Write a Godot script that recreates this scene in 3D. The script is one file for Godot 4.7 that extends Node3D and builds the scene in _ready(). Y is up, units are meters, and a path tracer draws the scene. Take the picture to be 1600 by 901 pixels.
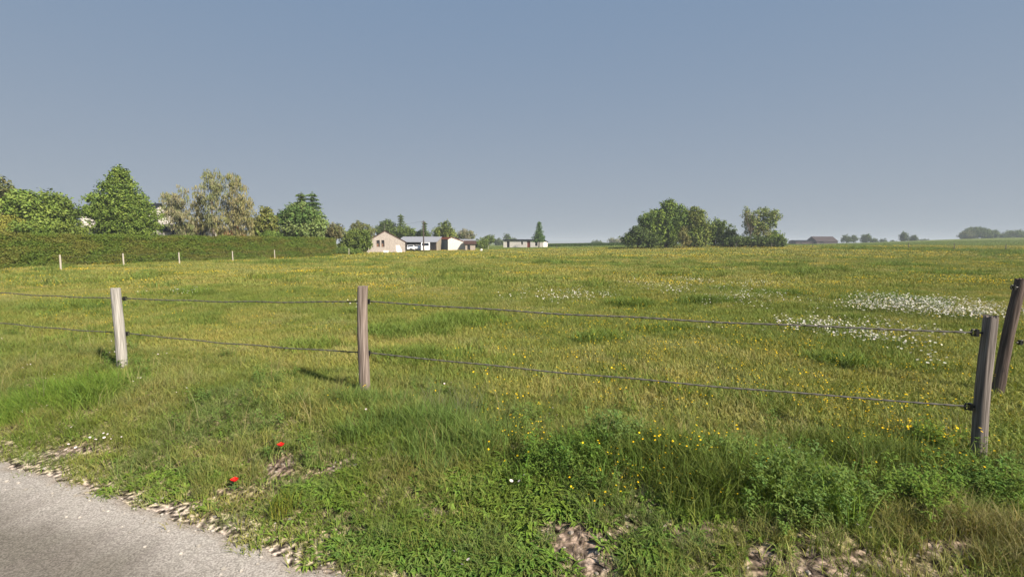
extends Node3D
# A pasture seen from a country road: wire fence, meadow, hedge, farm buildings and a copse.

const F := 780.0          # focal length in pixels of the 1600 x 901 photograph
const PITCH := 0.0908     # camera looks down by this many radians
const EYE := 2.4          # camera height above the road

var rng := RandomNumberGenerator.new()
var n_a := FastNoiseLite.new()     # patches of a few metres
var n_b := FastNoiseLite.new()     # large patches
var n_c := FastNoiseLite.new()     # fine
var M := {}
var used := {}
var dirt_spots: Array = []
var clumps: Array = []             # leaf clump variants
var tint_cache := {}
var leaf_spread := 0.22

# ---------------------------------------------------------------- small helpers
func lin(r: float, g: float, b: float) -> Color: return Color(r, g, b)

func s8(r: float, g: float, b: float) -> Color: return Color(r / 255.0, g / 255.0, b / 255.0)

func numbered(called: String) -> String:
	if not used.has(called):
		used[called] = 0
		return called
	used[called] += 1
	return "%s_%03d" % [called, used[called]]

func tag(o: Node, label: String, category: String, group := "", kind := "") -> void:
	if label: o.set_meta("label", label)
	if category: o.set_meta("category", category)
	if group: o.set_meta("group", group)
	if kind: o.set_meta("kind", kind)

func thing(called: String, at: Vector3, turn: float, label: String, category: String, group := "") -> Node3D:
	var o := Node3D.new()
	o.name = numbered(called)
	add_child(o)
	o.position = at
	o.rotation.y = turn
	tag(o, label, category, group)
	return o

func part(called: String, mesh: Mesh, mat: Material, parent: Node, xf := Transform3D.IDENTITY) -> MeshInstance3D:
	var o := MeshInstance3D.new()
	o.name = called if parent != self else numbered(called)
	o.mesh = mesh
	o.material_override = mat
	o.transform = xf
	parent.add_child(o, true)
	return o

func ray(u: float, v: float) -> Vector3:
	var d := Vector3(u - 800.0, -(v - 450.5), -F)
	return d.rotated(Vector3.RIGHT, -PITCH).normalized()

# the point on a pixel's ray that lies `depth` metres in front of the camera
func at_px(u: float, v: float, depth: float) -> Vector3:
	var d := ray(u, v)
	return Vector3(0, EYE, 0) + d * (depth / -d.z)

# where a pixel's ray meets the ground
func hit(u: float, v: float) -> Vector3:
	var d := ray(u, v)
	var t := 1.0
	var last := 1.0
	while t < 900.0:
		var p := Vector3(0, EYE, 0) + d * t
		if p.y <= height(p.x, p.z):
			var a := last
			var b := t
			for k in 18:
				var m := (a + b) * 0.5
				var q := Vector3(0, EYE, 0) + d * m
				if q.y <= height(q.x, q.z): b = m
				else: a = m
			var e := Vector3(0, EYE, 0) + d * b
			return Vector3(e.x, height(e.x, e.z), e.z)
		last = t
		t *= 1.02
	var far := Vector3(0, EYE, 0) + d * 900.0
	return Vector3(far.x, height(far.x, far.z), far.z)

func on_ground(u: float, depth: float) -> Vector3:
	var p := at_px(u, 390.0, depth)
	return Vector3(p.x, height(p.x, p.z), p.z)

# distance beyond the road's edge, towards the field
func past_road(x: float, z: float) -> float:
	return (x + 1.44) * 0.399 - (z + 3.41) * 0.917 + 0.0035 * pow(max(0.0, -x - 6.0), 2.0)

func height(x: float, z: float) -> float:
	var s := past_road(x, z)
	if s < -7.0: return -0.05
	if s < 0.0: return -0.04 * smoothstep(0.0, -0.25, s)
	var d := -z
	var h := 0.4 * smoothstep(0.0, 2.1, s)
	h += 0.95 * smoothstep(45.0, 125.0, d) * smoothstep(-12.0, 55.0, x)
	h += 0.35 * smoothstep(90.0, 170.0, d) * smoothstep(-70.0, -5.0, x)
	h += 4.2 * smoothstep(135.0, 330.0, d) * smoothstep(0.55, 1.05, x / max(d, 1.0))
	var w := smoothstep(0.2, 3.5, s) * (1.0 - smoothstep(60.0, 140.0, d))
	h += w * (0.10 * n_b.get_noise_2d(x * 1.3, z * 1.3) + 0.05 * n_a.get_noise_2d(x * 1.5 + 40.0, z * 1.5))
	h += 0.03 * smoothstep(0.1, 0.8, s) * n_c.get_noise_2d(x, z)
	return h

func dirt(x: float, z: float) -> float:
	var s := past_road(x, z)
	if s > 3.2: return 0.0
	var m := 1.0 - smoothstep(0.05, 0.34, s + 0.3 * n_c.get_noise_2d(x * 1.7, z * 1.7) + 0.05)
	for d in dirt_spots:
		var q := Vector2((x - d[0]) / d[2], (z - d[1]) / d[3]).length()
		if q < 1.6: m = max(m, 1.0 - smoothstep(0.45, 1.05, q + 0.7 * n_c.get_noise_2d(x * 2.6 + 9.0, z * 2.6)))
	return m

# ---------------------------------------------------------------- mesh helpers
func mesh_of(v: PackedVector3Array, c := PackedColorArray(), uv := PackedVector2Array()) -> ArrayMesh:
	var a := []
	a.resize(Mesh.ARRAY_MAX)
	a[Mesh.ARRAY_VERTEX] = v
	if c.size() == v.size(): a[Mesh.ARRAY_COLOR] = c
	if uv.size() == v.size(): a[Mesh.ARRAY_TEX_UV] = uv
	var m := ArrayMesh.new()
	m.add_surface_from_arrays(Mesh.PRIMITIVE_TRIANGLES, a)
	return m

func smooth(v: PackedVector3Array, c := PackedColorArray(), uv := PackedVector2Array()) -> ArrayMesh:
	var st := SurfaceTool.new()
	st.begin(Mesh.PRIMITIVE_TRIANGLES)
	for i in v.size():
		if c.size(): st.set_color(c[i])
		if uv.size(): st.set_uv(uv[i])
		st.set_smooth_group(0)
		st.add_vertex(v[i])
	st.generate_normals()
	st.index()
	return st.commit()

func quad(v: PackedVector3Array, a: Vector3, b: Vector3, c: Vector3, d: Vector3) -> void:
	v.append_array(PackedVector3Array([a, b, c, a, c, d]))

func box(v: PackedVector3Array, lo: Vector3, hi: Vector3) -> void:
	var p := []
	for k in 8: p.append(Vector3(hi.x if k & 1 else lo.x, hi.y if k & 2 else lo.y, hi.z if k & 4 else lo.z))
	quad(v, p[4], p[6], p[7], p[5])
	quad(v, p[0], p[1], p[3], p[2])
	quad(v, p[0], p[2], p[6], p[4])
	quad(v, p[1], p[5], p[7], p[3])
	quad(v, p[2], p[3], p[7], p[6])
	quad(v, p[0], p[4], p[5], p[1])

func box_mesh(lo: Vector3, hi: Vector3) -> ArrayMesh:
	var v := PackedVector3Array()
	box(v, lo, hi)
	return mesh_of(v)

# a polygon in the xy plane pushed from z0 to z1
func prism(v: PackedVector3Array, poly: PackedVector2Array, z0: float, z1: float) -> void:
	var tri := Geometry2D.triangulate_polygon(poly)
	for k in range(0, tri.size(), 3):
		for z in [z0, z1]:
			var a := poly[tri[k]]; var b := poly[tri[k + 1]]; var c := poly[tri[k + 2]]
			v.append_array(PackedVector3Array([Vector3(a.x, a.y, z), Vector3(b.x, b.y, z), Vector3(c.x, c.y, z)]))
	for k in poly.size():
		var a := poly[k]; var b := poly[(k + 1) % poly.size()]
		quad(v, Vector3(a.x, a.y, z0), Vector3(b.x, b.y, z0), Vector3(b.x, b.y, z1), Vector3(a.x, a.y, z1))

func prism_mesh(poly: PackedVector2Array, z0: float, z1: float) -> ArrayMesh:
	var v := PackedVector3Array()
	prism(v, poly, z0, z1)
	return mesh_of(v)

func tube(v: PackedVector3Array, path: PackedVector3Array, radii: PackedFloat32Array, sides := 6) -> void:
	var rings := []
	for i in path.size():
		var dir := (path[min(i + 1, path.size() - 1)] - path[max(i - 1, 0)]).normalized()
		var side := dir.cross(Vector3.UP if abs(dir.y) < 0.9 else Vector3.RIGHT).normalized()
		var up := side.cross(dir)
		var ring := PackedVector3Array()
		for k in sides:
			var t := TAU * k / sides
			ring.append(path[i] + (side * cos(t) + up * sin(t)) * radii[i])
		rings.append(ring)
	for i in rings.size() - 1:
		for k in sides:
			var j := (k + 1) % sides
			quad(v, rings[i][k], rings[i + 1][k], rings[i + 1][j], rings[i][j])
	for k in range(1, sides - 1):
		v.append_array(PackedVector3Array([rings[0][0], rings[0][k], rings[0][k + 1]]))
		var e: PackedVector3Array = rings[-1]
		v.append_array(PackedVector3Array([e[0], e[k + 1], e[k]]))

func stick(a: Vector3, b: Vector3, r0: float, r1: float, sides := 6) -> ArrayMesh:
	var v := PackedVector3Array()
	tube(v, PackedVector3Array([a, b]), PackedFloat32Array([r0, r1]), sides)
	return mesh_of(v)

# a wall in the xy plane from x 0 to w, y 0 to h, 0.25 thick behind z 0, with openings [x0, y0, x1, y1]
func wall_with_openings(w: float, h: float, holes: Array, thick := 0.25) -> PackedVector3Array:
	var v := PackedVector3Array()
	var xs := [0.0, w]
	var ys := [0.0, h]
	for o in holes:
		xs.append_array([o[0], o[2]])
		ys.append_array([o[1], o[3]])
	xs.sort()
	ys.sort()
	for i in xs.size() - 1:
		for j in ys.size() - 1:
			var cx: float = (xs[i] + xs[i + 1]) * 0.5
			var cy: float = (ys[j] + ys[j + 1]) * 0.5
			var open: bool = xs[i + 1] - xs[i] < 0.001 or ys[j + 1] - ys[j] < 0.001
			for o in holes:
				if cx > o[0] and cx < o[2] and cy > o[1] and cy < o[3]: open = true
			if not open: box(v, Vector3(xs[i], ys[j], -thick), Vector3(xs[i + 1], ys[j + 1], 0))
	return v

# ---------------------------------------------------------------- materials
func mat(c: Color, rough := 0.9, spec := 0.3) -> StandardMaterial3D:
	var m := StandardMaterial3D.new()
	m.albedo_color = c
	m.roughness = rough
	m.metallic_specular = spec
	return m

func leaf_mat(back: Color, rough := 0.65, spec := 0.25) -> StandardMaterial3D:
	var m := mat(Color.WHITE, rough, spec)
	m.vertex_color_use_as_albedo = true
	m.cull_mode = BaseMaterial3D.CULL_DISABLED
	m.backlight_enabled = true
	m.backlight = back
	return m

func grain_texture(size: int, fx: float, fy: float, lo: Color, hi: Color, seed_: int, cell := false) -> ImageTexture:
	var n := FastNoiseLite.new()
	n.seed = seed_
	n.frequency = 1.0
	n.fractal_octaves = 4
	n.noise_type = FastNoiseLite.TYPE_CELLULAR if cell else FastNoiseLite.TYPE_SIMPLEX
	if cell:
		n.cellular_return_type = FastNoiseLite.RETURN_CELL_VALUE
		n.fractal_octaves = 2
	var im := Image.create(size, size, false, Image.FORMAT_RGB8)
	for y in size:
		for x in size:
			# wrap by blending the last eighth
			var t := 0.5 + 0.62 * n.get_noise_2d(x * fx / size, y * fy / size)
			im.set_pixel(x, y, lo.lerp(hi, clamp(t, 0.0, 1.0)))
	im.generate_mipmaps()
	return ImageTexture.create_from_image(im)

func noise_image(size: int, freq: float, seed_: int, octaves := 5) -> Image:
	var n := FastNoiseLite.new()
	n.seed = seed_
	n.frequency = freq
	n.fractal_octaves = octaves
	n.noise_type = FastNoiseLite.TYPE_SIMPLEX
	return n.get_seamless_image(size, size)

func make_materials() -> void:
	M.grass = leaf_mat(Color(0.7, 0.7, 0.45))
	M.foliage = leaf_mat(Color(0.5, 0.52, 0.32))
	M.petal = leaf_mat(Color(0.5, 0.5, 0.5), 0.6)
	var g := mat(Color.WHITE, 1.0, 0.1)
	g.vertex_color_use_as_albedo = true
	var im := noise_image(512, 0.03, 5)
	im.convert(Image.FORMAT_RGB8)
	im.adjust_bcs(1.15, 1.3, 1.0)
	g.albedo_texture = ImageTexture.create_from_image(im)
	g.uv1_triplanar = true
	g.uv1_world_triplanar = true
	g.uv1_scale = Vector3.ONE * 0.7
	M.ground = g
	var r := mat(Color.WHITE, 0.92, 0.25)
	r.vertex_color_use_as_albedo = true
	r.albedo_texture = grain_texture(1024, 120.0, 120.0, s8(176, 172, 168), s8(255, 252, 246), 21, true)
	r.uv1_triplanar = true
	r.uv1_world_triplanar = true
	r.uv1_scale = Vector3.ONE * 0.8
	var bump := noise_image(512, 0.09, 77, 3)
	bump.bump_map_to_normal_map(2.0)
	r.normal_enabled = true
	r.normal_texture = ImageTexture.create_from_image(bump)
	r.normal_scale = 0.5
	M.road = r
	for k in [["wood_pale", s8(118, 115, 112), s8(184, 181, 177)], ["wood_brown", s8(80, 70, 65), s8(158, 146, 140)], ["wood_grey", s8(72, 67, 65), s8(138, 131, 128)], ["wood_bleached", s8(146, 140, 130), s8(190, 184, 174)], ["wood_dark", s8(56, 49, 47), s8(112, 100, 95)]]:
		var w := mat(Color.WHITE, 0.9, 0.2)
		w.albedo_texture = grain_texture(192, 26.0, 2.2, k[1], k[2], 31)
		M[k[0]] = w
	M.plastic = mat(s8(20, 20, 22), 0.45, 0.5)
	M.cord = mat(s8(92, 90, 87), 0.8, 0.3)
	M.thin_wire = mat(s8(105, 103, 98), 0.6, 0.4)
	M.bark = mat(s8(86, 74, 60), 0.95, 0.1)
	M.bark_pale = mat(s8(120, 110, 98), 0.95, 0.1)
	M.render_pink = plaster(s8(146, 138, 134), s8(176, 167, 162), 41)
	M.render_white = plaster(s8(196, 190, 186), s8(220, 216, 212), 42)
	M.render_cream = plaster(s8(146, 136, 128), s8(168, 158, 150), 43)
	M.slate = plaster(s8(34, 37, 45), s8(52, 56, 66), 44)
	M.tile_grey = plaster(s8(58, 50, 52), s8(82, 73, 75), 50)
	M.tile_red = plaster(s8(96, 54, 42), s8(138, 86, 66), 45)
	M.tile_brown = plaster(s8(70, 52, 49), s8(98, 78, 73), 46)
	M.tin = plaster(s8(128, 131, 140), s8(150, 152, 160), 47)
	M.tin.metallic_specular = 0.4
	M.tin.roughness = 0.6
	M.door_brown = mat(s8(112, 62, 54), 0.8)
	M.steel_blue = plaster(s8(84, 98, 114), s8(112, 124, 138), 48)
	M.dark = mat(s8(34, 33, 38), 0.6, 0.4)
	M.shutter = mat(s8(120, 92, 76), 0.85)
	M.white_paint = mat(s8(238, 238, 240), 0.35, 0.5)
	M.white_dull = mat(s8(232, 230, 226), 0.7, 0.3)
	M.rubber = mat(s8(26, 26, 27), 0.9, 0.2)
	M.glass = mat(s8(28, 32, 38), 0.15, 0.6)
	M.chrome = mat(s8(170, 172, 176), 0.35, 0.6)
	M.lamp_glass = mat(s8(214, 214, 208), 0.2, 0.6)
	M.red_lamp = mat(s8(150, 24, 20), 0.3, 0.5)
	M.concrete = plaster(s8(128, 120, 108), s8(156, 148, 136), 49)
	M.stone = mat(Color.WHITE, 0.95, 0.2)
	M.stone.vertex_color_use_as_albedo = true

func plaster(lo: Color, hi: Color, seed_: int) -> StandardMaterial3D:
	var m := mat(Color.WHITE, 0.9, 0.2)
	m.albedo_texture = grain_texture(128, 7.0, 7.0, lo, hi, seed_)
	m.uv1_triplanar = true
	m.uv1_scale = Vector3.ONE * 0.31
	return m

# ---------------------------------------------------------------- stuff spread over the ground
var V_: PackedVector3Array
var C_: PackedColorArray

func blade(at: Vector3, dir: Vector3, length: float, width: float, bend: float, c: Color) -> void:
	var side := dir.cross(Vector3.UP)
	if side.length() < 0.01: side = Vector3.RIGHT
	side = side.rotated(Vector3.UP, rng.randf_range(-1.2, 1.2)).normalized() * width * 0.5
	var out := Vector3(dir.x, 0, dir.z).normalized()
	var a := at
	var b := at + dir * length * 0.5
	var m := (dir + out * bend * 0.5).normalized()
	var e := b + (m + out * bend * 0.6 - Vector3.UP * bend * 0.35).normalized() * length * 0.5
	V_.append_array(PackedVector3Array([a - side, b - side * 0.85, b + side * 0.85, a - side, b + side * 0.85, a + side, b - side * 0.85, e, b + side * 0.85]))
	for k in 9: C_.append(c)

func leaf(at: Vector3, dir: Vector3, length: float, width: float, droop: float, c: Color) -> void:
	var side := dir.cross(Vector3.UP).normalized() * width * 0.5
	var b := at + dir * length * 0.55
	var e := b + (dir - Vector3.UP * droop).normalized() * length * 0.45
	var fold := Vector3.UP * width * 0.16
	V_.append_array(PackedVector3Array([at, b - side + fold, b, at, b, b + side + fold, b - side + fold, e, b, b, e, b + side + fold]))
	for k in 12: C_.append(c)

func jitter(c: Color, amount: float) -> Color:
	var f := rng.randf_range(1.0 - amount, 1.0 + amount)
	return Color(c.r * f * rng.randf_range(0.92, 1.08), c.g * f, c.b * f * rng.randf_range(0.85, 1.15))

func tuft(n: int, radius: float, h0: float, h1: float, w0: float, w1: float, lean: float, bend: float, cols: Array) -> ArrayMesh:
	V_ = PackedVector3Array()
	C_ = PackedColorArray()
	for k in n:
		var t := rng.randf() * TAU
		var r := radius * sqrt(rng.randf())
		var at := Vector3(cos(t) * r, -0.02, sin(t) * r)
		var a := rng.randf() * TAU
		var dir := Vector3(cos(a) * rng.randf() * lean, 1, sin(a) * rng.randf() * lean).normalized()
		blade(at, dir, rng.randf_range(h0, h1), rng.randf_range(w0, w1), rng.randf_range(0.1, bend), jitter(cols[rng.randi() % cols.size()], 0.28))
	return mesh_of(V_, C_)

func rosette(n: int, length: float, width: float, cols: Array, rise: float) -> ArrayMesh:
	V_ = PackedVector3Array()
	C_ = PackedColorArray()
	for k in n:
		var a := rng.randf() * TAU
		var up := rng.randf_range(rise * 0.4, rise * 1.6)
		var dir := Vector3(cos(a), up, sin(a)).normalized()
		leaf(Vector3(cos(a) * 0.015, 0.0, sin(a) * 0.015), dir, length * rng.randf_range(0.6, 1.2), width * rng.randf_range(0.7, 1.2), rng.randf_range(0.3, 1.1), jitter(cols[rng.randi() % cols.size()], 0.25))
	return mesh_of(V_, C_)

func leafy_stem(height_: float, leaves: int, length: float, width: float, cols: Array) -> ArrayMesh:
	V_ = PackedVector3Array()
	C_ = PackedColorArray()
	for s in 5:
		var lean := Vector3(rng.randf_range(-0.4, 0.4), 1, rng.randf_range(-0.4, 0.4)).normalized()
		var foot := Vector3(rng.randf_range(-0.06, 0.06), -0.02, rng.randf_range(-0.06, 0.06))
		var hh := height_ * rng.randf_range(0.6, 1.1)
		blade(foot, lean, hh, 0.007, 0.05, jitter(cols[0], 0.2))
		for k in leaves:
			var f := rng.randf_range(0.15, 1.0)
			var a := rng.randf() * TAU
			var dir := Vector3(cos(a), rng.randf_range(-0.1, 0.7), sin(a)).normalized()
			leaf(foot + lean * hh * f, dir, length * rng.randf_range(0.55, 1.15), width * rng.randf_range(0.7, 1.2), rng.randf_range(0.2, 0.9), jitter(cols[rng.randi() % cols.size()], 0.25))
	return mesh_of(V_, C_)

func flower_head(at: Vector3, r: float, petals: int, c: Color, heart: Color, tilt: Vector3) -> void:
	var up := tilt.normalized()
	var sx := up.cross(Vector3(0.3, 0.1, 0.9)).normalized()
	var sz := up.cross(sx)
	for k in petals:
		var t := TAU * k / petals
		var w := PI / petals * 0.85
		var a := at + (sx * cos(t - w) + sz * sin(t - w)) * r * 0.85 + up * r * 0.2
		var b := at + (sx * cos(t) + sz * sin(t)) * r + up * r * 0.3
		var d := at + (sx * cos(t + w) + sz * sin(t + w)) * r * 0.85 + up * r * 0.2
		V_.append_array(PackedVector3Array([at, a, b, at, b, d]))
		for q in 6: C_.append(c)
	for k in 4:
		var t := TAU * k / 4.0
		var u := TAU * (k + 1) / 4.0
		V_.append_array(PackedVector3Array([at + up * r * 0.35, at + (sx * cos(t) + sz * sin(t)) * r * 0.32 + up * r * 0.2, at + (sx * cos(u) + sz * sin(u)) * r * 0.32 + up * r * 0.2]))
		for q in 3: C_.append(heart)

func flowers(n: int, radius: float, h0: float, h1: float, r: float, petals: int, c: Color, heart: Color, stem: Color) -> ArrayMesh:
	V_ = PackedVector3Array()
	C_ = PackedColorArray()
	for k in n:
		var t := rng.randf() * TAU
		var q := radius * sqrt(rng.randf())
		var foot := Vector3(cos(t) * q, -0.02, sin(t) * q)
		var dir := Vector3(rng.randf_range(-0.25, 0.25), 1, rng.randf_range(-0.25, 0.25)).normalized()
		var l := rng.randf_range(h0, h1)
		blade(foot, dir, l, 0.004, 0.02, jitter(stem, 0.2))
		flower_head(foot + dir * l, r * rng.randf_range(0.75, 1.2), petals, jitter(c, 0.1), heart, Vector3(rng.randf_range(-0.6, 0.6), 1, rng.randf_range(-0.1, 0.8)))
	return mesh_of(V_, C_)

var slots := {}      # name -> {mesh, mat, data}

func layer(called: String, meshes: Array, material: Material, label: String, category: String) -> void:
	var all := []
	for k in meshes.size(): all.append(PackedFloat32Array())
	slots[called] = {"meshes": meshes, "mat": material, "data": all, "label": label, "category": category}

func sow(called: String, at: Vector3, turn: float, scale: float, tall: float, c: Color) -> void:
	var d: Dictionary = slots[called]
	var k: int = rng.randi() % d.meshes.size()
	var cs := cos(turn) * scale
	var sn := sin(turn) * scale
	d.data[k].append_array(PackedFloat32Array([cs, 0, sn, at.x, 0, scale * tall, 0, at.y, -sn, 0, cs, at.z, c.r, c.g, c.b, 1.0]))

func commit_layers() -> void:
	for called in slots:
		var d: Dictionary = slots[called]
		var root := Node3D.new()
		root.name = numbered(called)
		add_child(root)
		tag(root, d.label, d.category, "", "stuff")
		for k in d.meshes.size():
			if d.data[k].size() == 0: continue
			var mm := MultiMesh.new()
			mm.transform_format = MultiMesh.TRANSFORM_3D
			mm.use_colors = true
			mm.mesh = d.meshes[k]
			mm.instance_count = d.data[k].size() / 16
			mm.buffer = d.data[k]
			var o := MultiMeshInstance3D.new()
			o.name = called + "_patch"
			o.multimesh = mm
			o.material_override = d.mat
			o.set_meta("kind", "stuff")
			root.add_child(o, true)

# ---------------------------------------------------------------- trees
func make_clumps() -> void:
	# [broad leaf clump, drooping clump, needle spray] each in a few variants, size 1
	for kind in 3:
		var set_ := []
		for k in 6:
			var v := PackedVector3Array()
			for q in 15:
				var p := Vector3(rng.randf_range(-1, 1), rng.randf_range(-1, 1), rng.randf_range(-1, 1))
				while p.length() > 1.0: p = Vector3(rng.randf_range(-1, 1), rng.randf_range(-1, 1), rng.randf_range(-1, 1))
				var n := (p + Vector3(rng.randf_range(-1, 1), rng.randf_range(-0.4, 1.4), rng.randf_range(-1, 1))).normalized()
				var a := n.cross(Vector3(rng.randf_range(-1, 1), rng.randf_range(-1, 1), rng.randf_range(-1, 1))).normalized()
				if kind == 1: a = (a * 0.4 + Vector3(0, -1, 0)).normalized()
				if kind == 2:
					p = Vector3(p.x, p.y * 0.28, p.z)
					a = Vector3(p.x, -0.25, p.z).normalized()
				var b := a.cross(n).normalized()
				var l := rng.randf_range(0.26, 0.44) * (1.35 if kind else 1.0)
				var w := rng.randf_range(0.14, 0.24) * (0.6 if kind else 1.0)
				v.append_array(PackedVector3Array([p - a * l, p + b * w, p + a * l, p - a * l, p + a * l, p - b * w]))
			set_.append(v)
		clumps.append(set_)

func tinted(c: Color, count: int) -> PackedColorArray:
	var key := "%d_%d_%d_%d" % [int(c.r * 2000), int(c.g * 2000), int(c.b * 2000), count]
	if not tint_cache.has(key):
		var set_ := []
		for k in 8:
			var a := PackedColorArray()
			for q in count / 6:
				var e := jitter(c, leaf_spread)
				for w in 6: a.append(e)
			set_.append(a)
		tint_cache[key] = set_
	return tint_cache[key][rng.randi() % 8]

func put_clump(kind: int, at: Vector3, size: Vector3, c: Color) -> void:
	var src: PackedVector3Array = clumps[kind][rng.randi() % 6]
	var b := Basis(Vector3.UP, rng.randf() * TAU)
	if kind == 0: b = b * Basis(Vector3.RIGHT, rng.randf_range(-0.6, 0.6))
	b = Basis.from_scale(size) * b
	V_.append_array(Transform3D(b, at) * src)
	C_.append_array(tinted(c, src.size()))

# lobes: [centre, radii]; the crown fills them, denser towards the outside
func crown(lobes: Array, clump: float, fill: float, cols: Array, kind := 0, gaps := 0.0) -> ArrayMesh:
	V_ = PackedVector3Array()
	C_ = PackedColorArray()
	for l in lobes:
		var r: Vector3 = l[1]
		var shell := 4.0 * PI * pow((pow(r.x * r.y, 1.6) + pow(r.x * r.z, 1.6) + pow(r.y * r.z, 1.6)) / 3.0, 1.0 / 1.6)
		var n := int(clamp(fill * shell / (clump * clump), 14.0, 900.0))
		var base: Color = cols[rng.randi() % cols.size()]
		for k in n:
			var d := Vector3(rng.randfn(), rng.randfn(), rng.randfn()).normalized()
			var q := pow(rng.randf(), 0.42)
			var p: Vector3 = l[0] + Vector3(d.x * r.x, d.y * r.y, d.z * r.z) * q
			var w := n_c.get_noise_3d(p.x * 0.55 + l[0].x, p.y * 0.55, p.z * 0.55)
			if w < gaps - 0.45: continue
			p += d * w * clump * 1.2
			var c: Color = base if rng.randf() < 0.6 else cols[rng.randi() % cols.size()]
			put_clump(kind, p, Vector3.ONE * clump * rng.randf_range(0.55, 1.0), c)
	return mesh_of(V_, C_)

func trunk_mesh(h: float, r: float, ends: Array) -> ArrayMesh:
	var v := PackedVector3Array()
	var p := PackedVector3Array()
	var q := PackedFloat32Array()
	for k in 6:
		var f := k / 5.0
		p.append(Vector3(sin(f * 5.0) * r * 0.5, -0.3 + (h + 0.3) * f, cos(f * 4.0) * r * 0.4))
		q.append(r * (1.25 - 0.85 * f) if k else r * 1.5)
	tube(v, p, q, 8)
	for e in ends:
		var a := p[3] if rng.randf() < 0.5 else p[4]
		var m := a.lerp(e, 0.5) + Vector3(rng.randf_range(-0.2, 0.2), rng.randf_range(0.0, 0.4), rng.randf_range(-0.2, 0.2))
		tube(v, PackedVector3Array([a, m, e]), PackedFloat32Array([r * 0.45, r * 0.3, r * 0.1]), 5)
	return mesh_of(v)

# lobes in photograph pixels [u, v, ru, rv] at that depth
func tree(called: String, u: float, depth: float, lobes: Array, cols: Array, label: String, opts := {}) -> void:
	var at := on_ground(u, depth)
	var o := thing(called, at, 0.0, label, opts.get("category", "tree"), opts.get("group", ""))
	var k := depth / F
	var ls := []
	var ends := []
	var top := 0.0
	for l in lobes:
		var c := at_px(l[0], l[1], depth) - at
		var r := Vector3(l[2] * k, l[3] * k, l[2] * k * opts.get("deep", 0.9))
		c.z += rng.randf_range(-0.4, 0.4) * r.x
		ls.append([c, r])
		ends.append(c)
		top = max(top, c.y)
	var h: float = max(0.6, top * opts.get("trunk", 0.75))
	part("trunk", trunk_mesh(h, opts.get("r", 0.16), ends), opts.get("bark", M.bark), o)
	part("crown", crown(ls, opts.get("clump", 0.9), opts.get("fill", 1.5), cols, opts.get("kind", 0), opts.get("gaps", 0.0)), M.foliage, o)

# a crown that fills an outline of rows [v, left u, right u] in photograph pixels at that depth
func outline_tree(called: String, u: float, depth: float, rows: Array, cols: Array, label: String, count: int, clump: float) -> void:
	var at := on_ground(u, depth)
	var o := thing(called, at, 0.0, label, "tree")
	var k := depth / F
	V_ = PackedVector3Array()
	C_ = PackedColorArray()
	var ends := []
	for q in count:
		var f := sqrt(rng.randf()) * (rows.size() - 1)
		var i := int(min(f, rows.size() - 2))
		var t := f - i
		var v: float = lerp(rows[i][0], rows[i + 1][0], t)
		var l: float = lerp(rows[i][1], rows[i + 1][1], t)
		var r: float = lerp(rows[i][2], rows[i + 1][2], t)
		var c := at_px((l + r) * 0.5, v, depth) - at
		var half := (r - l) * 0.5 * k
		var a := rng.randf() * TAU
		# boughs: the rim reaches out in tiers, so that gaps and shade fall between them
		var tier := 0.84 + 0.32 * n_a.get_noise_3d(c.y * 7.0, cos(a) * 9.0, sin(a) * 9.0) + 0.16 * n_c.get_noise_3d(c.y * 1.6, cos(a) * 2.5, sin(a) * 2.5)
		var p := c + Vector3(cos(a), 0, sin(a)) * half * tier * pow(rng.randf(), 0.38)
		put_clump(0, p, Vector3.ONE * clump * rng.randf_range(0.4, 1.1), cols[rng.randi() % cols.size()])
		if q % 160 == 0: ends.append(c.lerp(p, 0.6))
	part("trunk", trunk_mesh((at_px(u, rows[0][0], depth).y - at.y) * 0.85, 0.2, ends), M.bark, o)
	part("crown", mesh_of(V_, C_), M.foliage, o)

# a conifer whose top and foot stand at those pixel heights
func conifer(called: String, u: float, v_top: float, depth: float, half_px: float, cols: Array, label: String, opts := {}) -> void:
	var at := on_ground(u, depth)
	var o := thing(called, at, 0.0, label, "tree", opts.get("group", ""))
	var h: float = (at_px(u, v_top, depth) - at).y
	var half := half_px * depth / F
	part("trunk", trunk_mesh(h * 0.96, opts.get("r", 0.14), []), M.bark, o)
	V_ = PackedVector3Array()
	C_ = PackedColorArray()
	var tiers: int = opts.get("tiers", 16)
	var start: float = opts.get("start", 0.08)
	for t in tiers:
		var f := start + (1.0 - start) * t / tiers
		var rr: float = half * pow(1.0 - (f - start) / (1.0 - start), opts.get("shape", 0.85)) + 0.08
		var arms := int(clamp(rr * 5.0, 4, 11))
		var turn := rng.randf() * TAU
		for a in arms:
			var ang := turn + TAU * a / arms + rng.randf_range(-0.25, 0.25)
			var reach := rr * rng.randf_range(0.65, 1.12)
			var steps := int(max(1.0, reach / 0.45))
			for s in steps + 1:
				var g := (s + 0.6) / (steps + 1.0)
				var p := Vector3(cos(ang) * reach * g, h * f + opts.get("droop", -0.25) * reach * g * g + 0.06 * h / tiers, sin(ang) * reach * g)
				put_clump(2, p, Vector3(1.0, opts.get("thick", 1.6), 1.0) * rng.randf_range(0.45, 0.75) * opts.get("spray", 0.8), cols[rng.randi() % cols.size()])
	put_clump(2, Vector3(0, h * 0.985, 0), Vector3(0.16, 0.9, 0.16), cols[0])
	part("crown", mesh_of(V_, C_), M.foliage, o)

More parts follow.
